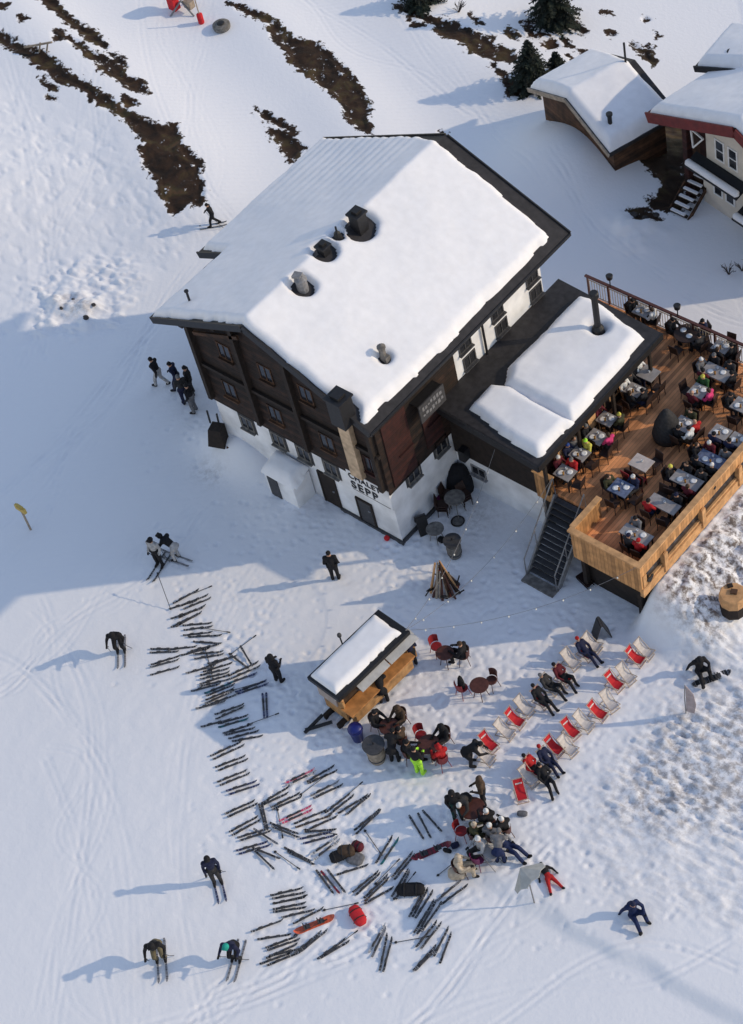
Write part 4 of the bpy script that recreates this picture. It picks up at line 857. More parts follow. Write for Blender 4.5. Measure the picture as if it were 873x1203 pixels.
def lay_ski(p0, p1, colour, style='ski', roll=None):
    a, c = G(*p0), G(*p1); d = c-a; L = min(1.85, max(1.25, d.length)) if style == 'ski' else 1.5
    mid = (a+c)/2; ang = math.atan2(d.y, d.x)
    L = round(L, 1)
    M_ = slope_rot(mid.x, mid.y, ang)
    if roll: M_ = M_ @ Matrix.Rotation(roll, 4, 'Y')
    M_.translation = Vector((mid.x, mid.y, Hf(mid.x, mid.y)+(.02 if not roll else .05)))
    o = bpy.data.objects.new('ski' if style == 'ski' else 'snowboard', ski_me(style, L)); C.objects.link(o); o.matrix_world = M_
    o.material_slots[0].link = 'OBJECT'; o.material_slots[0].material = sk_mats[colour]
    for yy in ((0,) if style != 'board' else (-.26, .26)): k = bpy.data.objects.new('binding', binding_me(style)); C.objects.link(k); k.parent = o; k.location = (0, yy, 0)
    SKIS.append((o, colour, style, ((p0[0]+p1[0])/2, (p0[1]+p1[1])/2)))
    return o
random.seed(11)
def cv(L, ox, oy, s, flip=False): return [((ox+a/s, oy+b/s), (ox+c/s, oy+d/s), k) for a, b, c, d, k in L]
K, DG, NV, W_, PK_, CR, TE, SI, OR, BR = 'black', 'dark grey', 'navy', 'white', 'pink', 'crimson', 'teal', 'silver', 'orange', 'brown'
segs = cv([(165, 122, 265, 68, K), (140, 153, 262, 115, K), (215, 130, 300, 95, K), (225, 148, 318, 110, DG), (135, 208, 305, 150, K), (180, 200, 310, 140, K), (165, 245, 290, 175, K), (160, 240, 250, 195, K), (215, 240, 330, 230, K), (225, 262, 330, 248, DG), (220, 290, 330, 277, K), (223, 301, 400, 292, K), (265, 325, 385, 333, K), (245, 372, 385, 338, K), (55, 362, 155, 362, K), (52, 380, 155, 376, K), (150, 362, 240, 352, K), (260, 390, 400, 378, K), (265, 412, 400, 390, K), (75, 430, 145, 408, K), (72, 447, 140, 428, K), (62, 487, 150, 462, DG), (300, 460, 440, 405, K), (350, 430, 450, 403, DG), (330, 470, 425, 440, K), (300, 495, 425, 465, K), (300, 515, 425, 485, K), (305, 535, 415, 500, K), (310, 546, 412, 522, DG), (430, 500, 585, 428, K), (435, 520, 600, 450, K), (440, 535, 565, 490, NV), (320, 585, 445, 535, TE), (330, 597, 450, 547, K), (335, 615, 440, 572, K), (340, 632, 430, 592, DG), (465, 585, 630, 522, NV), (470, 595, 640, 538, NV), (345, 642, 460, 600, DG), (365, 700, 510, 648, K), (370, 722, 510, 660, K), (375, 745, 535, 700, K), (375, 765, 540, 717, TE), (400, 795, 560, 745, K), (410, 803, 570, 765, K), (430, 822, 590, 780, K), (470, 832, 590, 810, K), (505, 370, 545, 437, K), (452, 400, 520, 452, DG), (606, 600, 614, 715, NV), (625, 597, 630, 714, NV)], 170, 680, 4.365)
segs += cv([(165, 132, 258, 87, PK_), (175, 140, 262, 98, W_), (255, 120, 330, 76, K), (262, 128, 337, 95, K), (250, 190, 370, 128, SI), (265, 196, 380, 142, K), (70, 210, 160, 155, K), (65, 222, 150, 182, K), (95, 235, 215, 175, K), (100, 242, 220, 189, K), (130, 285, 258, 225, PK_), (140, 295, 262, 240, PK_), (60, 215, 85, 328, K), (50, 225, 75, 318, DG), (320, 245, 400, 182, K), (330, 256, 418, 186, K), (360, 256, 480, 182, K), (390, 263, 492, 180, K), (185, 297, 320, 240, K), (190, 312, 340, 260, BR), (230, 326, 360, 266, K), (425, 322, 525, 240, K), (430, 337, 530, 242, K), (98, 295, 200, 335, K), (108, 312, 202, 351, K), (230, 330, 355, 321, K), (230, 352, 320, 332, NV), (228, 373, 350, 342, NV), (255, 420, 360, 350, W_), (268, 437, 365, 362, W_), (160, 396, 245, 440, K), (165, 408, 268, 458, K), (40, 325, 118, 375, SI), (42, 400, 118, 430, K), (42, 412, 100, 468, K), (275, 480, 345, 575, K), (295, 485, 368, 573, CR), (325, 485, 385, 562, K), (510, 452, 575, 346, K), (530, 457, 600, 352, TE), (420, 567, 520, 485, K), (430, 577, 527, 490, K), (460, 592, 560, 495, K), (465, 603, 562, 510, BR), (470, 610, 575, 550, K), (580, 502, 650, 416, K), (590, 508, 656, 426, K), (642, 265, 700, 360, K), (675, 255, 730, 360, K), (695, 245, 772, 330, K), (575, 582, 635, 482, K), (590, 592, 641, 486, DG), (645, 656, 700, 560, K), (655, 663, 715, 552, K), (666, 668, 735, 560, K), (660, 727, 740, 597, K), (672, 733, 747, 602, K), (690, 723, 765, 616, K), (675, 777, 745, 690, K), (690, 788, 766, 692, DG), (670, 862, 735, 790, K), (682, 858, 740, 800, DG), (745, 807, 790, 717, DG), (770, 827, 800, 747, K), (750, 600, 845, 520, SI), (780, 607, 860, 548, K), (485, 800, 545, 696, W_), (497, 817, 547, 712, SI), (525, 877, 555, 732, K), (538, 882, 575, 742, K), (280, 830, 390, 750, K), (290, 827, 405, 760, K), (100, 580, 220, 552, K), (100, 592, 235, 566, K), (110, 610, 230, 586, K), (115, 632, 225, 610, K), (120, 642, 225, 627, K), (160, 661, 250, 640, DG), (190, 690, 300, 632, K), (55, 711, 110, 691, DG), (65, 749, 155, 735, K), (80, 785, 200, 740, K), (80, 797, 215, 750, K), (90, 822, 190, 775, K), (100, 817, 215, 790, K), (75, 842, 160, 811, K), (80, 857, 220, 800, K), (215, 787, 270, 741, DG), (225, 792, 310, 722, DG), (360, 496, 475, 460, K)], 290, 880, 3.358)
# the rows go on where the overlay of the photograph hides them
for i in range(9):
    jx, jy, js = random.uniform(-5, 5), random.uniform(-4, 4), random.uniform(-5, 5)
    for dx_ in (0, 3.2):
        if i < 8: segs.append(((248+i*5.5+dx_+jx, 884+i*17+dx_*1.2+jy+js), (285+i*4.5+dx_+jx, 871+i*17+dx_*1.2+jy), (K, K, DG, NV)[i % 4]))
for i in range(5): segs.append(((215+i*6, 770+i*21), (246+i*6, 762+i*21), (K, DG)[i % 2]))
for p0, p1, c in segs: lay_ski(p0, p1, c, 'ski', random.choice((None, None, None, R(random.uniform(-14, 14)))))
bds = cv([(675, 425, 785, 380, CR), (215, 715, 320, 672, OR)], 290, 880, 3.358)
bl = ['purple red snowboard with black bindings lying beside the crowded table', 'orange and black snowboard lying on the ski rows left of the red bag']
for (p0, p1, c), l in zip(bds, bl): o = lay_ski(p0, p1, c, 'board'); SKIS.pop(); setp(o, l, 'snowboard')
def zone(x, y):
    if y < 735 and x < 300: return 'top end of the long ski row'
    if y < 800 and x < 320: return 'upper half of the long ski row'
    if y < 885 and x < 320: return 'lower half of the long ski row'
    if x < 332 and y > 1030: return 'bottom left ski bundle'
    if x < 350 and y < 1030: return 'left side of the ski field'
    if y < 960: return 'ski field edge nearest the bar'
    if y < 1015 and x < 420: return 'ski field around the gear heap'
    if x >= 430 and y > 1030: return 'bottom right ski bundle'
    if x >= 425: return 'ski field side nearest the crowd'
    return 'ski field bottom by the red bag'
ORD = ['uppermost', 'second from top', 'third from top', 'fourth from top', 'fifth from top', 'sixth from top', 'seventh from top', 'eighth from top', 'ninth from top', 'tenth from top', 'eleventh from top', 'twelfth from top', 'thirteenth from top', 'fourteenth from top', 'fifteenth from top', 'sixteenth from top', 'seventeenth from top', 'eighteenth from top', 'nineteenth from top', 'twentieth from top']
bk_ = {}
for o, c, st, (x, y) in SKIS: bk_.setdefault((zone(x, y), c), []).append((y, o))
for (z, c), L in bk_.items():
    L.sort(key=lambda q: q[0])
    for i, (y, o) in enumerate(L): setp(o, (f'{c} ski lying on snow, {z}' if len(L) == 1 else f'{c} ski on snow, {ORD[min(i, 19)]}, {z}'), 'ski', 'skis laid out on the snow')
def pole_thing(p0, p1, label, up=0.0):
    a, c = G(*p0), G(*p1); L = 1.15
    d = (c-a); d.z = 0; d.normalize(); t = thing('ski_pole', label, 'ski pole', tuple(a), 0, 'loose ski poles')
    MB().tube([(0, 0, .03), d*L*.5+Vector((0, 0, .03+up*.5)), d*L+Vector((0, 0, .03+up))], .014, 6).build('shaft', darkgrey, t)
    MB().tube([d*(L-.02)+Vector((0, 0, .03+up)), d*(L+.13)+Vector((0, 0, .04+up))], .028, 6).build('grip', black, t)
    MB().lathe([(.02, 0), (.055, .01), (.02, .03)], d*.07+Vector((0, 0, .02)), 8).build('basket', black, t)
for a, c, l, u in (((201, 717), (192, 690), 'ski pole sticking up beside the top of the long ski row', .9), ((241, 762), (249, 790), 'ski pole lying across the upper part of the long ski row', 0), ((463, 1108), (485, 1104), 'ski pole lying alone near the two upright black skis at bottom right', 0), ((379, 1070), (399, 1066), 'ski pole lying left of the red bag', 0), ((428, 975), (437, 988), 'ski pole lying below two crossed black skis', 0), ((326, 950), (329, 966), 'thin ski pole near the pink skis', 0), ((251, 800), (246, 780), 'ski pole across the middle of the long ski row', 0), ((322, 1000), (336, 1010), 'ski pole at the left side of the ski field', 0)): pole_thing(a, c, l, u)
k_ = 0
for (x_, y_, ang_, l) in ((214, 703, -20, 'among the topmost skis'), (236, 738, 10, 'below the topmost ski cluster'), (270, 770, -35, 'beside the lone tilted skis'), (272, 812, -15, 'above the navy pair of the long row'), (290, 852, -18, 'at the lower end of the long row'), (352, 935, -35, 'left of the silver skis'), (395, 946, -40, 'between the long black skis'), (357, 975, 10, 'over the dark crossing skis'), (440, 1040, -45, 'among the steep black skis'), (462, 1058, -50, 'below the padded board bag'), (513, 1030, -40, 'at the far right of the bundle'), (495, 1095, -55, 'under the bottom right skis'), (345, 1100, -25, 'right of the bottom left bundle'), (320, 1062, -12, 'above the bottom left bundle'), (385, 1120, -35, 'beside the lone pair at the bottom')):
    a_ = R(ang_); pole_thing((x_, y_), (x_+30*math.cos(a_), y_+30*math.sin(a_)), 'ski pole lying '+l, .05)
# bags and heap of gear
def lump(name, label, cat, px, size, m_, rz=0, strap=True, tilt=0):
    p = G(*px); t = thing(name, label, cat, tuple(p), R(rz))
    b = MB(); sx, sy, sz = size; n = 12; prof = []
    V = []; F = []
    for i in range(9):
        u = i/8*2-1; k = (1-abs(u)**4)**.25 if abs(u) < 1 else .55
        k = max(k, .6)
        for j in range(n): a = 2*math.pi*j/n; ca, sa = math.cos(a), math.sin(a); V.append((u*sx/2, sy/2*k*math.copysign(abs(ca)**.7, ca), sz/2+sz/2*k*math.copysign(abs(sa)**.7, sa)))
    for i in range(8):
        for j in range(n): F.append((i*n+j, i*n+(j+1) % n, (i+1)*n+(j+1) % n, (i+1)*n+j))
    F += [tuple(range(n))[::-1], tuple(8*n+j for j in range(n))]
    b.add(V, F).build('shell', m_, t, smooth=True)
    if strap:
        for s in (-.22, .22): MB().tube([(s*sx, -sy*.52, sz*.3), (s*sx, -sy*.4, sz*.92), (s*sx, 0, sz*1.08), (s*sx, sy*.4, sz*.92), (s*sx, sy*.52, sz*.3)], .02, 6).build('strap', black, t)
    return t
lump('duffel_bag', 'bright red rectangular bag lying alone on the snow', 'bag', (421, 1078), (.78, .46, .3), redcanvas, -22)
lump('board_bag', 'black rounded padded bag lying on the ski field', 'bag', (483, 1047), (.95, .5, .26), CLOTH['black'], 38)
lump('backpack', 'dark brown backpack at the gear heap in the ski field middle', 'backpack', (408, 1003), (.62, .45, .36), CLOTH['brown'], 40)
lump('backpack', 'black backpack beside the brown one in the gear heap', 'backpack', (398, 1008), (.6, .42, .3), CLOTH['black'], 60)
lump('backpack', 'maroon backpack topping the gear heap', 'backpack', (421, 997), (.42, .36, .34), CLOTH['maroon'], 10)
lump('jacket', 'grey jacket crumpled on the gear heap', 'jacket', (418, 1010), (.6, .5, .16), CLOTH['grey'], 20, False)
lump('glove_pair', 'dark pair of gloves dropped by the crowded table', 'gloves', (535, 994), (.3, .24, .12), CLOTH['navy'], 60, False)
lump('ski_boot', 'dark ski boot standing left of the crowded table', 'boot', (526, 1001), (.3, .14, .22), CLOTH['black'], 20, False)
lump('cloth_bundle', 'small grey bundle lying alone between crowd and sling chairs', 'bundle', (614, 957), (.36, .22, .14), CLOTH['grey'], 30, False)

# ================================================================== furniture kinds
def chair_proto(name, m_, label):
    t = thing(name, label, 'chair')
    MB().box((0, 0, .44), (.44, .44, .045)).build('seat', m_, t)
    b = MB(); b.prism([(-.22, -.2, .47), (.22, -.2, .47), (.22, -.27, .92), (-.22, -.27, .92)], (0, -.035, 0)); b.build('backrest', m_, t)
    for x in (-.19, .19):
        for y in (-.19, .19): MB().tube([(x, y, .42), (x*1.1, y*1.15, 0)], .018, 6).build('leg', m_, t)
    return t
def bistro_proto(name, m_, label):
    t = thing(name, label, 'chair')
    MB().lathe([(.2, .43), (.215, .44), (.215, .465), (.2, .475)], (0, 0, 0), 14).build('seat', m_, t)
    b = MB(); n = 7
    for i in range(n-1):
        a0 = R(-150+i*120/(n-1)); a1 = R(-150+(i+1)*120/(n-1))
        b.prism([(.22*math.cos(a0), .22*math.sin(a0), .5), (.22*math.cos(a1), .22*math.sin(a1), .5), (.24*math.cos(a1), .26*math.sin(a1), .88), (.24*math.cos(a0), .26*math.sin(a0), .88)], (0, -.02, 0))
    b.build('backrest', m_, t)
    for x in (-.14, .14):
        for y in (-.14, .14): MB().tube([(x, y, .44), (x*1.5, y*1.5, 0)], .014, 6).build('leg', m_, t)
    return t
PROTO = {}
def place(kind, maker, loc, face, label, group, scale=1):
    if kind not in PROTO: o = maker(); PROTO[kind] = o
    else: o = copy_tree(PROTO[kind])
    o.location = loc; o.rotation_euler = (0, 0, R(face-90)); o['label'] = label; o.scale = (scale,)*3
    if group: o['group'] = group
    return o
def deckchair(loc, face, label, group='chairs on the sun deck', red=False):
    k = 'deck_red' if red else 'deck'
    return place(k, lambda: chair_proto('chair', redmetal if red else chairm, label), loc, face, label, group, .9)
def bistro(loc, face, label, m_='red', group='bistro chairs on the snow'):
    return place('b'+m_, lambda: bistro_proto('chair', redmetal if m_ == 'red' else brownmetal if m_ == 'brown' else mat('purple_metal', (.14, .01, .07), .5, .2, 8), label), loc, face, label, group)
def rect_table(loc, sx, sy, label, group, m_=None):
    t = thing('table', label, 'table', loc, 0, group)
    MB().box((0, 0, .735), (sx, sy, .045)).build('tabletop', m_ or tabletop, t)
    MB().box((0, 0, .68), (sx-.12, sy-.12, .06)).build('apron', chairm, t)
    for x in (-1, 1):
        for y in (-1, 1): MB().box((x*(sx/2-.06), y*(sy/2-.06), .325), (.05, .05, .65)).build('leg', chairm, t)
    return t
def round_table(loc, r, label, group, m_=None, legs=4, h=.74):
    t = thing('table', label, 'table', loc, 0, group)
    MB().lathe([(r-.02, h-.03), (r, h-.02), (r, h), (r-.02, h+.008)], (0, 0, 0), 20).build('tabletop', m_ or brownmetal, t)
    for i in range(legs): a = 2*math.pi*(i+.5)/legs; MB().tube([(r*.35*math.cos(a), r*.35*math.sin(a), h-.03), (r*.8*math.cos(a), r*.8*math.sin(a), 0)], .016, 6).build('leg', m_ or brownmetal, t)
    return t
# ================================================================== life on the deck
SIDES = {'E': (1, 0, 180, 'lower right'), 'W': (-1, 0, 0, 'upper left'), 'N': (0, 1, 270, 'upper right'), 'S': (0, -1, 90, 'lower left')}
def zt(px, py): return PZ(px, py, DZ+.755)
random.seed(21)
TAB = [  # px, sx, sy, short name, seats: side, offset along the side, jacket, hat
 ((664, 555), .85, .72, 'the stair head table', [('W', -.2, 'white', 'white'), ('W', .25, 'maroon', 'white'), ('N', 0, 'red', 'grey'), ('S', 0, None, 0), ('E', 0, None, 0)]),
 ((681, 533), .8, .7, 'the yellow jacket annex table', [('W', -.1, 'navy', 'blue'), ('W', .3, 'grey', 'white'), ('N', 0, 'yellow', 'neon'), ('E', 0, None, 0)]),
 ((701, 513), .85, .75, 'the cleared annex table', [('W', 0, 'black', 'grey'), ('E', .1, 'pink', 'hair'), ('E', -.25, None, 0), ('S', 0, None, 0)]),
 ((713, 492), .8, .7, 'the laid middle annex table', [('W', .15, 'maroon', 'hair'), ('W', -.2, 'white', 'white'), ('E', .2, 'olive', 'yellow'), ('N', 0, 'grey', 'white'), ('E', -.2, None, 0)]),
 ((745.5, 458), .8, .7, 'the laid far annex table', [('W', 0, 'white', 'white'), ('W', .35, 'charcoal', 'black'), ('E', -.1, 'black', 'black'), ('S', .1, 'black', 'hair'), ('E', .3, None, 0)]),
 ((762, 438.5), .85, .8, 'the bare annex corner table', [('W', .1, 'white', 'hair'), ('W', -.25, 'black', 'grey'), ('E', .15, None, 0), ('E', -.2, None, 0), ('N', 0, None, 0)]),
 ((848, 407), .8, .7, 'the rectangular railing table', [('W', 0, 'maroon', 'black'), ('E', 0, 'black', 'black'), ('N', 0, None, 0), ('S', .1, 'black', 'hair')]),
 ((755, 364.6), .8, .7, 'the table behind annex roof', [('W', 0, 'black', 'black'), ('E', 0, 'white', 'hair'), ('N', 0, None, 0)]),
 ((842, 437), 1.35, .75, 'the long table near railing', [('N', -.4, 'black', 'grey'), ('N', .3, 'charcoal', 'black'), ('E', 0, 'black', 'black'), ('S', -.3, 'maroon', 'black'), ('W', 0, 'grey', 'white'), ('S', .3, None, 0)]),
 ((821, 459), .8, .75, 'the pink jacket table', [('N', -.1, 'green', 'yellow'), ('E', 0, 'pink', 'white'), ('S', 0, 'maroon', None), ('W', 0, None, 0)]),
 ((803, 498), .8, .8, 'the dark dome table', [('N', 0, 'olive', 'white'), ('E', .1, 'red', None), ('E', -.3, 'white', 'black'), ('S', .1, 'black', 'black')]),
 ((846.6, 507.7), .85, .7, 'the inner upper parapet table', [('N', 0, None, 0), ('S', 0, 'navy', 'black'), ('W', 0, None, 0)]),
 ((867.5, 516.7), .85, .7, 'the outer upper parapet table', [('N', 0, None, 0), ('S', -.1, 'navy', 'black')]),
 ((836.7, 540.4), 1.45, .7, 'the blue parapet table', [('W', .1, 'black', 'white'), ('N', -.4, 'maroon', 'white'), ('N', .3, 'grey', 'white'), ('S', -.4, 'black', 'black'), ('S', .3, 'black', 'white')]),
 ((807, 564), 1.4, .7, 'the lowest laid parapet table', [('W', 0, 'black', 'yellow'), ('N', -.3, 'black', 'white'), ('N', .35, 'charcoal', 'black'), ('S', .35, 'maroon', 'hair'), ('S', -.35, None, 0)]),
 ((780, 592), 1.45, .62, 'the long bare parapet table', [('S', -.4, 'red', 'black'), ('N', -.5, None, 0), ('N', .3, 'black', 'navy'), ('S', .3, None, 0)]),
 ((747.6, 627.6), 1.45, .62, 'the deck front corner table', [('N', -.3, 'grey', 'white'), ('S', -.05, 'charcoal', 'navy'), ('S', .4, 'red', 'red'), ('W', 0, None, 0)]),
 ((753.5, 543.4), .95, .75, 'the pale middle table', [('N', -.25, None, 0), ('N', .25, None, 0), ('S', -.2, 'RED', 0), ('S', .25, 'RED', 0)]),
 ((729.7, 573), .95, .8, 'the crowded blue table', [('N', -.2, 'black', 'hair'), ('N', .25, 'navy', 'white'), ('E', 0, 'navy', 'blue'), ('W', 0, 'olive', 'white'), ('S', 0, 'grey', 'grey')]),
 ((872, 476), .9, .75, 'the right edge table', [('W', 0, 'black', 'black'), ('S', 0, None, 0)])]
plate_me = MB().lathe([(.06, 0), (.125, .012), (.13, .02), (.06, .012)], (0, 0, 0), 14).mesh('plate', white, True)
cup_me = MB().lathe([(.035, 0), (.042, .09), (.038, .09), (.032, .01)], (0, 0, 0), 10).mesh('cup', white, True)
gl_me = MB().lathe([(.034, 0), (.038, .17), (.035, .17), (.03, .02)], (0, 0, 0), 10).mesh('beer_glass', mat('beer_amber', (.42, .2, .03), .2, .1, 6), True)
DARKS = ['black', 'charcoal', 'navy', 'black', 'brown']
for i, (px, sx, sy, nm, seats) in enumerate(TAB):
    seats = [(a, b_, c, ('hair' if d == 'white' and (i*7+k*3) % 5 < 2 else 'black' if d == 'white' and (i*7+k*3) % 5 == 2 else d)) for k, (a, b_, c, d) in enumerate(seats)]
    seats = [(a, b_, (None if c not in (None, 'RED', 'pink', 'yellow', 'red', 'green') and (i*5+k*3) % 6 == 0 else c), d) for k, (a, b_, c, d) in enumerate(seats) if not (c is None and (i+k) % 2)]
    sx *= .84; sy *= .84
    p = zt(*px); base = (p.x, p.y, DZ+.002)
    top = mat('blue_grey_cloth', (.12, .15, .24), .8, .25, 8) if 'blue' in nm else (mat('pale_table_top', (.50, .43, .39), .6, .1, 6) if 'pale' in nm else None)
    rect_table(base, sx, sy, nm[4:].replace(' table', ' dining table', 1)+' with '+('grey top' if not top else 'blue grey top' if 'blue' in nm else 'bare pale top')+' on the wooden deck', 'tables on the sun deck', top)
    cnt = {}
    for s, off, jk, ht in seats: cnt.setdefault(s, []).append(off)
    for s, off, jk, ht in seats:
        ax, ay, fc, wd = SIDES[s]; same = sorted(cnt[s])
        if len(same) > 1:
            if s in 'NS': wd += ' outer' if off == same[-1] else ' inner'
            else: wd += ' farther' if off == same[-1] else ' nearer'
        dist = (sx if ax else sy)/2+(.18 if jk not in (None, 'RED') else .2)
        x = p.x+ax*dist+(off if ay else 0); y = p.y+ay*dist+(off if ax else 0); yaw = fc+random.uniform(-10, 10)
        fv = Vector((math.cos(R(yaw)), math.sin(R(yaw)), 0))
        deckchair((x, y, DZ+.002), yaw, f'{"red" if jk == "RED" else "dark"} chair, {wd} seat at {nm}', 'chairs on the sun deck', jk == 'RED')
        if jk and jk != 'RED':
            hat = None if ht is None else (('hair', 0) if ht == 'hair' else ('hat', ht))
            hn = '' if not hat else ' with brown hair' if ht == 'hair' else f' and {ht} hat'
            person(f'person in {jk} jacket{hn}, {wd} seat, {nm[4:]}', (x+fv.x*.02, y+fv.y*.02, DZ+.0), yaw, 'sit', jk, random.choice(DARKS), hat, 'people seated on the sun deck', .88)
    # a few things on the tables
    if 'bare' in nm or 'pale' in nm: items = [('cup', 0, .05)]
    else: items = [('plate', -.2*sx, -.18*sy), ('plate', .2*sx, .16*sy), ('glass', .02, -.22*sy), ('cup', -.05, .24*sy)]
    for k, dx_, dy_ in items:
        me = {'plate': plate_me, 'cup': cup_me, 'glass': gl_me}[k]
        o = bpy.data.objects.new({'glass': 'beer_glass'}.get(k, k), me); C.objects.link(o); o.location = (p.x+dx_, p.y+dy_, DZ+.762)
        side = ('left' if dx_ < 0 else 'right') if k == 'plate' else ''
        setp(o, f'white plate, {side} one, on {nm}' if k == 'plate' else (f'white cup on {nm}' if k == 'cup' else f'amber beer glass on {nm}'), k, {'plate': 'plates on the deck tables', 'cup': 'cups on the deck tables', 'glass': 'glasses on the deck tables'}[k])
p = zt(807, 391); round_table((p.x, p.y, DZ+.002), .52, 'round dark table at the back railing with plates', 'tables on the sun deck', chairm)
for k, (dx_, dy_) in enumerate(((-.2, .05), (.18, -.1))):
    o = bpy.data.objects.new('plate', plate_me); C.objects.link(o); o.location = (p.x+dx_, p.y+dy_, DZ+.755); setp(o, f'white plate on the {("left", "right")[k]} of the round table at back railing', 'plate', 'plates on the deck tables')
for a, jk in ((175, 'black'), (60, 'navy'), (350, 'charcoal'), (270, None)):
    x, y = p.x+.72*math.cos(R(a)), p.y+.72*math.sin(R(a)); wd = {175: 'upper left', 60: 'upper right', 350: 'right', 270: 'lower left'}[a]
    deckchair((x, y, DZ+.002), a+180, f'dark chair at {wd} side of the round table')
    if jk: person(f'person in {jk} jacket at {wd} side of the round table', (x, y, DZ), a+180, 'sit', jk, 'black', ('hat', 'black'), 'people seated on the sun deck', .88)
# covered dome, lanterns, menu boards against the annex
p = PZ(785, 512, DZ); t = thing('covered_heater', 'large dark rounded cover standing beside a table in the deck middle', 'cover', tuple(p))
MB().lathe([(.58, 0), (.60, .2), (.50, .7), (.33, 1.1), (.16, 1.4), (.04, 1.5)], (0, 0, 0), 20).build('cover', CLOTH['charcoal'], t, smooth=True); MB().lathe([(.603, .19), (.612, .23), (.598, .27)], (0, 0, 0), 20).build('strap', black, t)
for i, px in enumerate(((717, 335), (796, 366))):
    q = PY(*px, 12.89); t = thing('spotlight', 'black spotlight on the back railing '+('nearer the chalet' if i == 0 else 'above the round table'), 'spotlight', (q.x, 12.89, 3.62), 0, 'spotlights on the railing')
    MB().tube([(0, 0, 0), (0, 0, .35)], .025, 8).build('stand', black, t); MB().lathe([(.04, .33), (.12, .4), (.15, .58), (.13, .6)], (0, 0, 0), 12).build('lamp_head', black, t)
for i, y in enumerate((5.05, 6.95, 9.0)):
    t = thing('menu_board', 'pale wooden board leaning on the annex wall behind '+('the yellow jacket', 'the laid table halfway along', 'the far corner tables')[i], 'board', (4.5, y, DZ), 0, 'boards on the annex wall')
    M_ = Matrix.Rotation(R(-12), 3, 'Y'); MB().box((0.02, 0, .62), (.04, .5, 1.2), 0, M_).build('panel', larchp, t)

# ================================================================== the snow bar hut
zb = 2.25
r1, r2, r3 = PZ(355, 801, zb), PZ(397, 822, zb), PZ(481, 741, zb)
v1 = (r3-r2); v1.z = 0; Lb = v1.length; v1.normalize(); v2 = Vector((-v1.y, v1.x, 0)); wb = abs((r1-r2).dot(v2))
gz = Hf(r2.x, r2.y)
hb = thing('snow_bar', 'wooden bar hut on skids with snow roof and open grey serving flaps', 'hut', (r2.x, r2.y, gz))
def BP(u, v, z): return Vector((r2.x, r2.y, 0))+v1*u+v2*v+Vector((0, 0, z))
def bbx(u0, u1, v0, v1_, z0, z1, nm, m_, par=hb): return MB().prism([BP(u0, v0, z0), BP(u1, v0, z0), BP(u1, v1_, z0), BP(u0, v1_, z0)], (0, 0, z1-z0)).build(nm, m_, par, True)
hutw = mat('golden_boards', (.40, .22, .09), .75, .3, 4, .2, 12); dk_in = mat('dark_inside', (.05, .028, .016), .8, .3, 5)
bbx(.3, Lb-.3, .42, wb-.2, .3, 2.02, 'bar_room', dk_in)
bbx(.28, .34, .25, wb-.2, .25, 1.45, 'end_wall', hutw); bbx(.2, .26, .55, wb-.1, 1.0, 1.95, 'end_flap', mat('greyed_board', (.36, .31, .29), .8, .15, 4))
bbx(.3, Lb-.3, -.10, -.03, .3, 1.0, 'counter_front', hutw); bbx(.2, Lb-.2, -.22, .38, 1.003, 1.06, 'counter_top', mat('orange_larch', (.50, .22, .07), .6, .25, 3))
for u in (.3, Lb*.33, Lb*.66, Lb-.35): bbx(u, u+.09, .3, .39, .3, 2.05, 'post', larchp)
for z in (1.45, 1.75): bbx(.36, 1.1, .36, .5, z, z+.04, 'shelf', larchp); bbx(Lb-1.2, Lb-.4, .36, .5, z+.002, z+.042, 'shelf', larchp)
for k in range(2):
    u0 = .95+k*1.52; MB().prism([BP(u0, .24, 2.0), BP(u0+1.46, .24, 2.0), BP(u0+1.46, -.24, 1.80), BP(u0, -.24, 1.80)], (0, 0, .04)).build('serving_flap', mat('flap_grey', (.40, .40, .40), .7, .1, 4), hb, True)
    for uu in (u0+.1, u0+1.36): MB().tube([BP(uu, .36, 1.3), BP(uu, -.2, 1.8)], .018, 6).build('flap_strut', grey, hb, True)
bbx(Lb-.28, Lb+.12, .1, wb-.5, .4, 1.2, 'side_shelf', hutw)
rf = bbx(0, Lb, -.02, wb, 2.06, zb, 'roof', black)
snow_cover('roof_snow', [tuple(BP(u, v, 0)[:2]) for u, v in ((.07, .17), (Lb-.26, .17), (Lb-.26, wb-.05), (.07, wb-.05))], lambda X, Y: zb+0*X, .2, hb, .07, .22, .03, (), 61, None, math.atan2(v1.y, v1.x))
for v in (.45, wb-.45): MB().bar(BP(-.1, v, .14), BP(Lb+.1, v, .14), .12, .28).build('skid', darkwood, hb, True)
MB().bar(BP(-.1, .75, .2), BP(-.95, 1.35, .12), .1, .1).build('drawbar', black, hb, True); MB().bar(BP(-.1, wb-.35, .2), BP(-1.05, 1.28, .12), .1, .1).build('drawbar', black, hb, True)
MB().tube([BP(2.0, wb-.1, 1.6), BP(2.0, wb+.22, 1.65), BP(2.0, wb+.26, 2.3)], .03, 8).build('lamp_bracket', black, hb, True); MB().ell(BP(2.0, wb+.26, 2.4), (.09, .09, .12)).build('lamp', darkgrey, hb, True)
p = PZ(399, 832, 1.9)
MB().ell(BP(.12, .32, 1.85), (.06, .06, .07)).build('lamp', bulbm, hb, True)

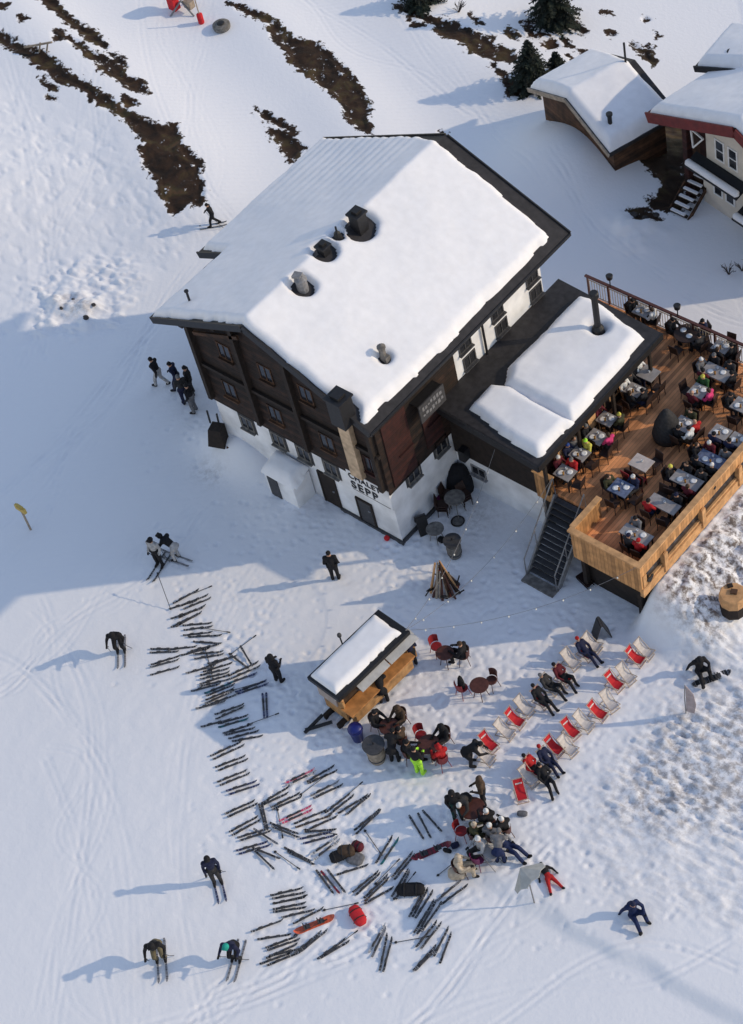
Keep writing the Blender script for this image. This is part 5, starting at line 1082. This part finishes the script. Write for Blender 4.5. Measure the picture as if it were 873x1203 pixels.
# ================================================================== barrels, bins, signs, parasol, stump, log pile
def barrel(label, px, r, h, top, m_, group):
    p = G(*px); t = thing('barrel_table', label, 'barrel table', tuple(p), 0, group)
    MB().lathe([(r*.82, 0), (r*.95, h*.3), (r, h*.5), (r*.95, h*.75), (r*.85, h*.95)], (0, 0, 0), 20).build('barrel', m_, t, smooth=True)
    for z in (.2, .75): MB().lathe([(r*.93, h*z), (r*.985, h*z+.01), (r*.985, h*z+.05), (r*.93, h*z+.06)], (0, 0, 0), 20).build('hoop', darkgrey, t)
    MB().lathe([(top, h*.953), (top, h*.953+.045), (top-.015, h*.953+.05), (.04, h*.953+.05)], (0, 0, 0), 24).build('tabletop', darkgrey, t); MB().lathe([(.03, h+.02), (.03, h+.09)], (0, 0, 0), 8).build('plug', black, t)
    return t
barrel('weathered barrel table with dark round top by the snow bar', (444, 892), .34, 1.02, .42, weath, 'barrel tables')
barrel('grey barrel table standing near the stucco wall corner', (535, 652), .3, .95, .36, stone, 'barrel tables')
p = G(514, 634); round_table(tuple(p), .36, 'grey round standing table by the white wall', 'standing tables by the wall', stone, 4, .7)
p = G(538, 602); round_table(tuple(p), .42, 'grey round standing table in front of the dark covered heap', 'standing tables by the wall', stone, 4, .95)
p = G(541, 575); t = thing('covered_furniture', 'dark cover over stacked furniture against the white wall', 'cover', tuple(p))
b = MB(); b.lathe([(.5, 0), (.52, .5), (.42, 1.0), (.25, 1.25), (.06, 1.3)], (0, 0, 0), 14); b.v = [(x*1.0+.05*math.sin(z*9+y*6), y*1.1+.05*math.sin(x*8), z*(1+.12*math.sin(y*5))) for x, y, z in b.v]; b.build('cover', CLOTH['black'], t, smooth=True)
for j, (px, fc) in enumerate((((528, 592), 10), ((522, 604), 30), ((548, 592), -20))):
    p = G(*px)
    for k in range(3): deckchair((p.x, p.y, p.z+k*.13), fc+k*4, f'dark chair, {("bottom", "middle", "top")[k]} of the {("left rear", "left front", "right")[j]} stack by the white wall', 'chairs stacked by the white wall')
lump('cushion', 'purple cushion against the white wall beside the dark heap', 'cushion', (514, 592), (.5, .2, .5), CLOTH['purple'], 80, False)
p = G(538, 613); t = thing('wire_ring', 'dark metal ring lying on the snow near the round tables', 'ring', tuple(p)); MB().tube([(.26*math.cos(a), .26*math.sin(a), .04) for a in np.linspace(0, 6.28, 19)], .03, 6).build('ring', black, t)
MB().lathe([(.25, 0), (.25, .012)], (0, 0, 0), 16).build('centre_plate', stone, t)
lump('bucket', 'small black tub between the standing table and barrel', 'tub', (519, 636), (.26, .26, .24), CLOTH['black'], 0, False)
def aboard(label, px, rz, m_, h=1.0, w_=.6):
    p = G(*px); t = thing('sandwich_board', label, 'board sign', tuple(p), R(rz), 'sandwich boards')
    for s in (-1, 1):
        MB().prism([(-w_/2, s*.30, 0), (w_/2, s*.30, 0), (w_/2, s*.03, h), (-w_/2, s*.03, h)], (0, s*.03, 0)).build('panel', m_, t)
        MB().prism([(-w_/2+.06, s*.30*.9+s*.032, .1), (w_/2-.06, s*.30*.9+s*.032, .1), (w_/2-.06, s*.062, h-.08), (-w_/2+.06, s*.062, h-.08)], (0, s*.004, 0)).build('board_face', black, t)
    MB().bar((-w_/2, 0, h+.02), (w_/2, 0, h+.02), .07, .04).build('hinge', darkgrey, t)
aboard('black folding board sign at the upper end of the sling chairs', (707, 746), 145, black, .82, .5)
aboard('small black chalkboard leaning at the foot of the white wall', (497, 622), 60, black, .85, .45)
p = G(421, 868); t = thing('bin', 'blue round bin standing between snow bar and barrel table', 'bin', tuple(p)); MB().lathe([(.2, 0), (.27, .62), (.29, .64), (.27, .7)], (0, 0, 0), 18).build('bin_body', mat('blue_plastic', (.012, .02, .16), .4, .1, 6), t, smooth=True); MB().lathe([(.28, .703), (.25, .78), (.05, .82)], (0, 0, 0), 18).build('lid', mat('blue_plastic', (.012, .02, .16)), t, smooth=True)
# yellow piste marker
p = G(36, 622); t = thing('piste_marker', 'yellow topped marker post on the shaded slope at left', 'marker', tuple(p)); MB().tube([(0, 0, -.1), (0, 0, 1.25)], .05, 8).build('post', weath, t); b = MB(); b.box((0, 0, 1.36), (.6, .12, .26)); b.box((0, 0, 1.5), (.34, .12, .1)); b.build('marker_plate', mat('yellow_paint', (.50, .36, .09), .6, .1, 4), t)
# parasol tipped towards the camera
p = G(628, 1061); t = thing('parasol', 'half closed pale grey parasol standing alone by the lying child', 'parasol', tuple(p))
ax = Vector((.18, -.0, 1)).normalized()
MB().tube([(0, 0, -.1), (-.08, .05, .9), (-.16, .1, 1.7)], .025, 8).build('pole', grey, t)
b = MB(); n = 8; apex = Vector((-.42, .1, 1.86)); tilt = Matrix.Rotation(R(-50), 3, 'Y')
rim = [apex+tilt @ Vector((.70*math.cos(2*math.pi*k/n), .70*math.sin(2*math.pi*k/n), -.48)) for k in range(n)]
V = [apex]; F = []
for k in range(n):
    V += [rim[k], (rim[k]+rim[(k+1) % n])/2+tilt @ Vector((0, 0, .07))]
m2 = 2*n
for k in range(m2): F.append((0, 1+k, 1+(k+1) % m2))
V2 = [v-tilt @ Vector((0, 0, .015)) for v in V]; b.add(V+V2, F+[tuple(i+m2+1 for i in f[::-1]) for f in F]+[(1+k, m2+2+k, m2+2+(k+1) % m2, 1+(k+1) % m2) for k in range(m2)]); b.build('canopy', mat('pale_canvas', (.42, .42, .40), .85, .1, 4, .2, 12), t)
for k in range(n): MB().tube([apex-tilt @ Vector((0, 0, .05)), rim[k]-tilt @ Vector((0, 0, .03))], .008, 5).build('rib', grey, t)
# leaning banner
p = G(806, 838); t = thing('feather_flag', 'pale grey pink feather flag drooping on the rough snow at right', 'flag', tuple(p)); MB().tube([(0, 0, -.1), (0, 0, .9), (.02, .05, 1.75)], .02, 6).build('pole', grey, t)
MB().prism([(.02, 0, .15), (.34, .05, .2), (.42, .08, .8), (.32, .1, 1.35), (.04, .06, 1.72)], (0, .02, 0)).build('banner', mat('flag_cloth', (.40, .34, .35), .85, .15, 5), t)
# big wooden stump-like tub on the rubble
p = G(862, 716); t = thing('wooden_tub', 'round light wooden stand with dark base on the rough snow beside deck', 'wooden stand', tuple(p))
MB().lathe([(.5, 0), (.52, .1), (.46, .5), (.44, .55)], (0, 0, 0), 10).build('base', darkwood, t)
MB().lathe([(.5, .553), (.52, .6), (.5, .98), (.46, 1.02)], (0, 0, 0), 10).build('drum', larchp, t)
MB().box((.02, .05, 1.06), (.24, .2, .07), .4).build('top_block', brownwall, t); MB().box((-.25, .2, 1.05), (.2, .16, .06), .9).build('top_block', darkwood, t)
# tepee pile of split wood and old skis
p = G(523, 694); t = thing('log_pile', 'tepee shaped pile of brown and reddish split logs on the plaza', 'wood pile', tuple(p)); random.seed(5)
for i in range(34):
    a = random.uniform(0, 6.283); rr = random.uniform(.36, .62); h = random.uniform(.9, 1.5) if i > 3 else 1.85; q = random.uniform(.02, .16)
    MB().tube([(rr*math.cos(a), rr*math.sin(a), .02), (q*math.cos(a+.4), q*math.sin(a+.4), h)], [random.uniform(.035, .06), random.uniform(.025, .045)], 6).build('log', random.choice((larchp, weath, brownwall, mat('red_bark', (.20, .05, .03), .8, .3, 6), darkwood, weath, chairm, brownmetal)) if i > 0 else larchp, t)
for i in range(12):
    a = random.uniform(0, 6.283); rr = random.uniform(.3, .6); MB().tube([(rr*math.cos(a), rr*math.sin(a), .25), (rr*1.5*math.cos(a+.5), rr*1.5*math.sin(a+.5), .45)], .03, 6).build('log', darkwood, t)
# dark crate by the left house corner, planks under the deck corner
p = G(258, 520); t = thing('crate_stand', 'dark wooden crate leaning at the left chalet corner', 'crate', tuple(p), R(20)); MB().prism([(-.4, -.3, 0), (.4, -.3, 0), (.3, -.15, .9), (-.25, -.15, .9)], (0, .5, 0)).build('box', darkwood, t); MB().bar((-.3, .25, .9), (-.3, .3, 1.6), .06, .06).build('handle', black, t); MB().bar((.1, .25, .9), (.12, .3, 1.5), .06, .06).build('handle', black, t)
MB().box((.62, -.1, .06), (.4, .3, .12), .3).build('lid', brownwall, t)
p = G(735, 690); t = thing('bench_frame', 'dark metal bench frame stored under the front deck corner', 'bench', tuple(p), R(10))
for y in (-.2, .2): MB().tube([(-.5, y, 0), (-.5, y, .45), (.5, y, .45), (.5, y, 0)], .03, 6).build('leg_frame', black, t)
MB().box((0, 0, .47), (1.1, .5, .05)).build('seat', darkwood, t)
p = G(688, 684); t = thing('sledge', 'small dark red sledge lying in shade under deck', 'sledge', tuple(p), R(-15)); MB().box((0, 0, .18), (.7, .35, .04)).build('seat', redwood, t)
for y in (-.15, .15): MB().tube([(-.4, y, .1), (-.3, y, .03), (.35, y, .03)], .02, 6).build('runner', darkwood, t)
lump('flower_pot', 'small red pot at the foot of the stucco corner', 'pot', (455, 634), (.2, .2, .2), redcanvas, 0, False)

# ================================================================== strings of bulbs over the plaza
def festoon(label, a, c, sag, nb):
    a, c = Vector(a), Vector(c); t = thing('string_lights', label, 'string lights', tuple((a+c)/2-Vector((0, 0, sag))), 0, 'bulb strings over the plaza'); o = Vector(t.location); P = []
    for i in range(25): u = i/24; q = a.lerp(c, u); q.z -= sag*4*u*(1-u); P.append(q-o)
    MB().tube(P, .008, 5).build('cable', grey, t)
    for i in range(nb): u = (i+.7)/(nb+.4); q = a.lerp(c, u)-o; q.z -= sag*4*u*(1-u)+.07; MB().ell(q, (.034, .034, .045), 8, 6).build('bulb', bulbm, t)
HB = BP(Lb-.1, .1, 2.3)
festoon('bulb string from the snow bar to the annex front', HB, (3.0, 3.0, 4.5), .9, 7); festoon('bulb string from the snow bar to the stair top', HB, (5.1, 3.6, 3.5), .9, 6); festoon('bulb string from the snow bar to the deck front corner', HB, (10.2, 1.9, 3.55), .8, 8)

# ================================================================== bistro groups on the snow
def rt(label, px, r=.36, m_=None): p = G(*px); return round_table(tuple(p), r, label, 'bistro tables on the snow', m_), p
def at(p, dx_, dy_): x, y = p.x+dx_, p.y+dy_; return (x, y, Hf(x, y))
_, p = rt('brown bistro table beside the person in black near log pile', (526, 780), .34)
bistro(at(p, -.62, .18), -15, 'red bistro chair at the brown table right of the bar'); bistro(at(p, .5, .42), 220, 'dark bistro chair under the person right of the bar', 'brown')
person('person in black seated at the brown table right of the bar', at(p, .52, .40), 200, 'sit', 'black', 'black', ('hat', 'brown'))
_, p = rt('brown bistro table with a backed chair, right of the snow bar', (566, 818), .36); bistro(at(p, .1, .55), 265, 'brown bistro chair behind the lone brown table', 'brown')
q = G(545, 816); bistro(tuple(q), 80, 'red bistro chair holding a slim black bag'); lb_ = thing('rucksack', 'slim black rucksack standing on a red bistro chair', 'bag', (q.x, q.y, q.z+.48)); MB().lathe([(.12, 0), (.14, .25), (.09, .6), (.04, .72)], (0, 0, 0), 10).build('shell', CLOTH['black'], lb_, smooth=True); MB().tube([(.1, 0, .5), (.2, 0, .3), (.12, 0, .08)], .015, 6).build('strap', black, lb_)
_, p = rt('dark red bistro table in the group beside the snow bar', (461, 866), .38, brownmetal)
for (dx_, dy_, fc, l) in ((-.62, -.05, 5, 'brown bistro chair at left of the group beside the bar'), (.0, .62, 270, 'tall brown bistro chair at top of the group beside the bar'), (.62, -.1, 175, 'brown bistro chair at right of the group beside the bar')): bistro(at(p, dx_, dy_), fc, l, 'brown')
person('person in black on the left of the group beside the bar', at(p, -.6, -.05), 10, 'sit', 'black', 'black', ('hat', 'black')); person('person in brown at the top of the group beside the bar', at(p, .02, .6), 270, 'sit', 'brown', 'black', ('hood', 'brown')); person('person in dark brown on the right of the group beside the bar', at(p, .66, -.1), 190, 'sit', 'brown', 'charcoal', ('hat', 'black')); person('person in black standing bent over the group beside the bar', at(p, .75, -.7), 120, 'bend', 'black', 'black', ('hat', 'black'))
_, p = rt('brown bistro table with neon trousered guest', (507, 887), .42)
bistro(at(p, -.62, .25), -20, 'empty red bistro chair left of the neon trousers'); bistro(at(p, .68, -.12), 165, 'red bistro chair under the person in red'); bistro(at(p, .15, .68), 260, 'brown bistro chair at the back of the neon guest table', 'brown'); bistro(at(p, -.45, -.6), 50, 'brown bistro chair beside the neon trousers', 'brown')
person('person in black at the back of the table with neon guest', at(p, .17, .66), 260, 'sit', 'black', 'charcoal', ('hood', 'black')); person('person in red jacket seated right of the neon trousers', at(p, .7, -.12), 165, 'sit', 'red', 'maroon', ('helmet', 'red')); person('person in black top and bright neon trousers', at(p, .16, -.85), 100, 'stand_b', 'black', 'neon', ('hat', 'black'), None, 1, None, 'neon'); person('person in black seated left of the neon trousers', at(p, -.48, -.62), 50, 'sit', 'black', 'olive', ('hat', 'black'))
# crowd at the lower group
_, p = rt('brown round table in the middle of the big crowd', (558, 962), .46)
C0 = p
def cr(px): q = G(*px); return tuple(q)
person('person in black with dark teal trousers standing at the crowd edge', cr((538, 960)), -40, 'stand_b', 'black', 'dark teal', ('hood', 'black'))
person('person in grey bending beside the standing black figure', cr((550, 955)), -70, 'bend', 'charcoal', 'black', ('hat', 'white'))
person('person in brown jacket at the top of the crowd', cr((570, 944)), 225, 'stand_b', 'brown', 'black', ('hood', 'brown'))
person('person in black with white hat seated in the crowd', cr((577, 975)), 160, 'sit', 'black', 'black', ('hat', 'white')); bistro(cr((577, 975)), 160, 'brown chair under the white hatted person in the crowd', 'brown')
person('person in black with white hood trim, rightmost of the crowd', cr((595, 984)), 170, 'sit', 'black', 'charcoal', ('hat', 'white')); bistro(cr((595, 984)), 170, 'brown chair under the rightmost seated person of the crowd', 'brown')
bistro(cr((544, 984)), 20, 'red bistro chair in the crowd')
person('person in olive jacket and pale hat in the crowd middle', cr((561, 990)), 60, 'sit', 'olive', 'olive', ('hat', 'beige')); bistro(cr((561, 990)), 60, 'brown chair under the olive jacket in the crowd', 'brown')
person('person in grey jacket with white hat in the crowd', cr((580, 992)), 120, 'sit', 'grey', 'light grey', ('hat', 'white')); bistro(cr((580, 992)), 120, 'brown chair under the grey jacket in the crowd', 'brown')
person('person in dark blue sitting with legs stretched right at crowd edge', cr((596, 1000)), 5, 'lounge', 'light grey', 'dark blue', ('hat', 'charcoal')); person('person in dark blue trousers standing at the lower crowd edge', cr((589, 1012)), 120, 'bend', 'grey', 'dark blue', ('hat', 'grey'))
person('person in beige coat and hood sitting at lower left of crowd', cr((543, 1028)), 40, 'sit', 'beige', 'beige', ('hood', 'beige')); bistro(cr((543, 1028)), 40, 'brown chair under the beige coat', 'brown'); lump('blanket', 'beige blanket hanging over the chair of the beige coat', 'blanket', (538, 1030), (.6, .4, .5), CLOTH['beige'], 40, False)
bistro(cr((564, 1017)), 90, 'purple bistro chair at the bottom of the crowd', 'purple')
person('person in light grey jacket behind the purple chair', cr((568, 1006)), 250, 'sit', 'light grey', 'charcoal', ('hat', 'white'))
q = G(579, 1014); t = thing('side_table', 'bare metal folding table frame at the crowd', 'table frame', tuple(q))
for s in (-1, 1): MB().tube([(-.3, s*.2, 0), (.3, s*.2, .72)], .015, 6).build('leg', grey, t); MB().tube([(.3, s*.22, 0), (-.3, s*.22, .72)], .015, 6).build('leg', grey, t)
MB().box((0, 0, .735), (.62, .42, .02)).build('tabletop', tabletop, t)

# ================================================================== sling deck chairs in two rows
def sling(name, canvas):
    t = thing('sling_chair', name, 'deck chair')
    prof = [(-.42, .86), (-.34, .66), (-.22, .46), (-.05, .33), (.14, .30), (.30, .33), (.42, .38)]
    b = MB(); V = []; F = []
    for i, (y, z) in enumerate(prof): V += [(-.22, y, z), (.22, y, z), (.22, y, z-.014), (-.22, y, z-.014)]
    for i in range(len(prof)-1):
        a = 4*i; c = a+4; F += [(a, a+1, c+1, c), (a+2, a+3, c+3, c+2), (a+1, a+2, c+2, c+1), (a+3, a, c, c+3)]
    F += [(0, 3, 2, 1), (len(V)-4, len(V)-3, len(V)-2, len(V)-1)]; cv_ = b.add(V, F).build('canvas', canvas, t)
    if canvas is redcanvas:
        for k in range(5): MB().prism([(-.16+k*.065, -.336, .672), (-.115+k*.065, -.336, .672), (-.115+k*.065, -.30, .598), (-.16+k*.065, -.30, .598)], (0, .006, .006)).build('print', white, cv_)
    for s in (-1, 1):
        MB().bar((s*.245, -.44, .90), (s*.245, .40, .02), .025, .04).build('back_rail', frame_wood, t); MB().bar((s*.275, .45, .40), (s*.275, -.42, .02), .025, .04).build('seat_rail', frame_wood, t)
    for y, z in ((-.44, .885), (.45, .40), (-.42, .03), (.40, .03)): MB().bar((-.29, y, z), (.29, y, z), .028, .028).build('cross_bar', frame_wood, t)
    return t
def S5(a, b_): return 520+a/3.233, 700+b_/3.233
rowA = [(165, 625, 'w', None), (180, 575, 'r', None), (240, 528, 'w', None), (280, 485, 'r', None), (315, 440, 'w', None), (378, 408, 'r', 'black'), (412, 358, 'w', 'charcoal'), (460, 322, 'r', 'maroon'), (490, 262, 'w', None), (545, 228, 'r', 'navy'), (572, 200, 'w', None)]
rowB = [(300, 762, 'R', None), (332, 705, 'w', None), (348, 668, 'r', 'red'), (400, 640, 'w', 'navy'), (428, 590, 'r', None), (480, 590, 'w', None), (490, 525, 'r', None), (540, 497, 'w', None), (592, 457, 'r', None), (637, 420, 'w', None), (655, 345, 'r', None), (700, 318, 'w', None), (735, 250, 'r', None), (768, 224, 'w', None)]
for row, rn in ((rowA, 'left row'), (rowB, 'right row')):
    nr = sum(1 for q in row if q[2] in 'rR'); ir = iw = 0
    for a, b_, c, jk in row:
        q = G(*S5(a, b_)); red = c in 'rR'; fc = (-4 if c != 'R' else -38)+random.uniform(-9, 9)
        if red: ir += 1; od = ORD[nr-ir].replace('top', 'the top'); lab = f'red sling chair, {"topmost" if ir == nr else od} of reds in the {rn}' if c != 'R' else 'red sling chair turned to the front at the bottom of right row'
        else: iw += 1; nw = sum(1 for z in row if z[2] == 'w'); od = ORD[nw-iw]; lab = f'pale canvas sling chair, {"topmost" if iw == nw else od.replace("top", "the top")} of pale ones in the {rn}'
        place('sl_'+('r' if red else 'w'), lambda: sling(lab, redcanvas if red else whitecanvas), tuple(q), fc, lab, 'sling chairs in two rows', .77)
        if jk: person(f'person in {jk} lying back in the {rn} of sling chairs', tuple(q+Vector((math.cos(R(fc))*.06, math.sin(R(fc))*.06, .0))), fc, 'lounge' if jk in ('black', 'navy') else 'lounge_b', jk, 'black' if jk != 'navy' else 'navy', ('hat', {'black': 'black', 'charcoal': 'grey', 'maroon': 'black', 'navy': 'red', 'red': 'black'}[jk]), None, .79)
q = G(*S5(112, 640)); person('person in black standing at the lower end of the left row', tuple(q), 40, 'bend', 'black', 'black', ('hat', 'black'))
q = G(*S5(400, 715)); person('person in black trousers perched beside the red jacket', tuple(q), -25, 'lounge_b', 'black', 'black', ('hat', 'black'), None, .79)

# ================================================================== people on the pistes
kb = sk_mats['black']
person('skier in black pushing off alone beside the long ski row', tuple(G(143, 764)), -45, 'ski', 'black', 'black', ('helmet', 'black'), None, 1, sk_mats['silver'])
person('skier with pale jacket and dark trousers facing the bending friend', tuple(G(189, 664)), -75, 'stand', 'light grey', 'black', ('helmet', 'black'), None, 1, kb)
person('skier in black jacket and pale trousers bending to the friend', tuple(G(208, 657)), 190, 'bend', 'black', 'light grey', ('helmet', 'black'), None, 1, sk_mats['silver'])
person('skier in black jacket and khaki trousers at bottom left', tuple(G(190, 1126)), -42, 'ski', 'black', 'khaki', ('helmet', 'black'), None, 1.05, sk_mats['silver'])
person('skier with teal helmet near the bottom of the slope', tuple(G(279, 1126)), -62, 'ski', 'navy', 'black', ('helmet', 'teal'), None, 1, sk_mats['silver'])
person('skier in navy standing below the long ski row', tuple(G(256, 1036)), -35, 'stand', 'navy', 'charcoal', ('helmet', 'black'), None, 1, sk_mats['navy'])
person('small skier in black coming down the piste behind the chalet', tuple(G(253, 265)), 225, 'walk', 'black', 'black', ('hat', 'black'), None, .8, kb)
for px, fc, k, jk, tr, h, l in (((191, 453), 200, 'walk', 'black', 'light grey', 'black', 'person in black jacket and pale trousers walking ahead of the group'), ((213, 458), 210, 'walk', 'navy', 'navy', 'black', 'person in navy walking second in the group by the chalet'), ((228, 463), 225, 'stand', 'black', 'charcoal', 'black', 'person in black standing closest to the chalet corner'), ((220, 474), 160, 'stand_b', 'charcoal', 'navy', 'grey', 'person in charcoal in the middle of the group by the chalet'), ((230, 484), 200, 'stand', 'black', 'grey', 'black', 'person in black with grey trousers, lowest of the chalet group')): person(l, tuple(G(*px)), fc, k, jk, tr, ('hat', h), 'group beside the chalet')
person('person in black standing in front of the ski room door', tuple(G(395, 681)), 130, 'stand', 'black', 'black', ('hat', 'black'))
person('person all in black standing between ski row and snow bar', tuple(G(328, 801)), 100, 'stand_b', 'black', 'black', ('hood', 'black'))
person('person in black leaning at the open counter of the bar', tuple(G(452, 824)), 140, 'bend', 'black', 'black', ('hat', 'black')); person('person in dark blue standing at the far end of the bar', tuple(G(486, 782)), 150, 'stand_b', 'navy', 'black', ('hat', 'black'))
person('snowboarder in black sitting on the rough snow at right', tuple(G(823, 789)), -30, 'ground', 'black', 'black', ('helmet', 'black')); q = G(829, 793); o = lay_ski((822, 803), (850, 792), K, 'board'); SKIS.pop(); setp(o, 'black snowboard under the person sitting on rough snow', 'snowboard')
person('child in black jacket and red trousers lying beside the parasol', tuple(G(645, 1032)), -25, 'lie', 'black', 'red', ('hat', 'black'), None, .72)
person('person in dark blue suit sitting alone on the lower snow', tuple(G(745, 1075)), -20, 'ground', 'dark blue', 'dark blue', ('hat', 'navy'))

# ================================================================== trees, bushes, snow gun, fence on the hill
def conifer(label, px, h, r, seed, dens=1.0):
    p = G(*px); rng = random.Random(seed); t = thing('conifer_tree', label, 'tree', (p.x, p.y, p.z-.1), 0, 'dark conifers on the upper slope')
    MB().tube([(0, 0, 0), (0, 0, h*.5), (0, 0, h)], [.05*h**.7, .03*h**.7, .01], 8).build('trunk', darkwood, t)
    b = MB(); nb = int(150*dens)
    for i in range(nb):
        u = (i+rng.random())/nb; z = h*(.05+.93*u); L = r*(1-u)**.8*rng.uniform(.65, 1.1)+.08; a = i*2.399+rng.uniform(-.4, .4); dr = Vector((math.cos(a), math.sin(a), -.28-.1*rng.random())); sd_ = Vector((-math.sin(a), math.cos(a), 0))
        n = max(5, int(L*16))
        for k in range(n):
            f = (k+.5)/n; q = Vector((0, 0, z))+dr*(L*f); wd = L*.34*(1.05-f)+.05
            for s in (-1, 1):
                e = q+sd_*s*wd*rng.uniform(.6, 1.1)+dr*wd*.5+Vector((0, 0, rng.uniform(-.1, .04))); m_ = .04+.02*rng.random(); n0 = Vector((rng.uniform(-1, 1), rng.uniform(-1, 1), 1))*m_
                b.add([q-dr*m_+n0*.3, q+dr*m_-n0*.3, e+n0], [(0, 1, 2)])
    b.v = [tuple(v) for v in b.v]; o = bpy.data.objects.new('crown', b.mesh('crown', mat('conifer_needles', (.011, .018, .012), .85, .5, 2), fix=False)); C.objects.link(o); o.parent = t
conifer('tall dark conifer at the top edge behind the cabin', (651, 27), 4.6, 1.6, 1, 1.5)
conifer('broad dark conifer left of the cabin roof', (626, 100), 2.8, 1.5, 2, 1.6)
conifer('small dark conifer touching the cabin roof', (655, 88), 1.5, .8, 3, 1)
conifer('dark conifer at the top edge above the chalet', (494, 4), 2.2, 1.3, 4, 1.3)
def bush(label, px, h, n, seed):
    p = G(*px); rng = random.Random(seed); t = thing('bare_bush', label, 'bush', tuple(p), 0, 'leafless bushes'); m_ = mat('bare_twigs', (.07, .055, .05), .9, .3, 9)
    for i in range(n):
        a = rng.uniform(0, 6.283); e = Vector((math.cos(a)*rng.uniform(.2, .6)*h, math.sin(a)*rng.uniform(.2, .6)*h, h*rng.uniform(.5, 1))); b = MB(); b.tube([(0, 0, -.05), e*.5+Vector((0, 0, .1)), e], [.022, .014, .005], 5)
        for k in range(4): f = rng.uniform(.35, .9); q = e*f; b.tube([q, q+Vector((rng.uniform(-.2, .2), rng.uniform(-.2, .2), rng.uniform(.08, .25)))*h*.7], [.01, .004], 4)
        b.build('branch', m_, t)
bush('leafless bush on the hill at the top edge', (539, 14), .9, 14, 1); bush('leafless shrub left at the right edge below the cream house', (856, 322), .8, 9, 2); bush('leafless shrub at the right edge beyond the deck', (872, 318), .8, 9, 3)
# snow gun half out of the frame
p = G(216, 14); t = thing('snow_gun', 'red snow gun on the piste at the top edge', 'snow gun', tuple(p))
for a in (0, 2.1, 4.2): MB().tube([(0, 0, .7), (.75*math.cos(a), .75*math.sin(a), 0)], .05, 8).build('leg', grey, t)
b = MB(); b.lathe([(.26, -.5), (.36, -.3), (.36, .35), (.30, .5)], (0, 0, 0), 16); Mx = Matrix.Rotation(R(70), 3, 'X'); b.v = [tuple(Mx @ Vector(v)+Vector((-.25, .1, 1.15))) for v in b.v]; b.build('fan_barrel', redmetal, t, smooth=True)
MB().box((-.45, -.15, .55), (.5, .4, .75)).build('control_box', redcanvas, t); MB().box((.35, .2, .5), (.5, .35, .4)).build('motor', weath, t)
p = G(237, 27); t = thing('padded_post', 'small red padded post beside the snow gun', 'post', tuple(p)); MB().lathe([(.14, 0), (.16, .05), (.16, .55), (.1, .6)], (0, 0, 0), 12).build('pad', redcanvas, t, smooth=True); MB().tube([(0, 0, .6), (0, 0, 1.5)], .03, 8).build('post', weath, t)
p = G(261, 33); t = thing('hose_drum', 'dark round hose drum lying on snow right of the snow gun', 'drum', tuple(p)); MB().lathe([(.42, 0), (.46, .1), (.46, .25), (.40, .3)], (0, 0, 0), 20).build('drum', stone, t, smooth=True); MB().lathe([(.2, .303), (.18, .36), (.05, .37)], (0, 0, 0), 14).build('hub', black, t)
p = G(46, 62); t = thing('rail_fence', 'short broken wooden rail fence on the bare earth ridge', 'fence', tuple(p))
q0 = G(30, 60)-p; q1 = G(65, 60)-p; q0.z = 0; q1.z = 0
MB().bar(q0+Vector((0, 0, .25)), q1+Vector((0, 0, .55)), .08, .08).build('rail', weath, t)
for u in (.55, .8): z = q0.lerp(q1, u); MB().bar(z+Vector((-.15, -.1, -.1)), z+Vector((.05, .05, .5)), .08, .08).build('post', weath, t)
# stones showing through the snow bank at left and by the steps
def rock(label, px, s, seed):
    p = G(*px); rng = random.Random(seed); b = MB(); b.ell((0, 0, 0), (s, s*.8, s*.55), 9, 6); b.v = [tuple(Vector(v)*(1+rng.uniform(-.2, .2))) for v in b.v]
    o = b.build('rock', mat('dark_rock', (.05, .045, .045), .9, .4, 5, .5, 8)); o.location = tuple(p); setp(o, label, 'rock', 'rocks showing through the snow')
for px, s, l in (((72, 362), .1, 'small dark rock on the left side of the shaded snow bank'), ((86, 352), .1, 'small dark rock on top of the shaded snow bank'), ((101, 373), .17, 'largest dark rock at the foot of the shaded snow bank'), ((110, 358), .12, 'dark rock at the right end of the shaded snow bank'), ((745, 252), .2, 'dark stone in the row below the cabin'), ((758, 256), .17, 'second dark stone in the row below the cabin'), ((771, 252), .18, 'dark stone nearest the garden steps')): rock(l, px, s, int(px[0]))
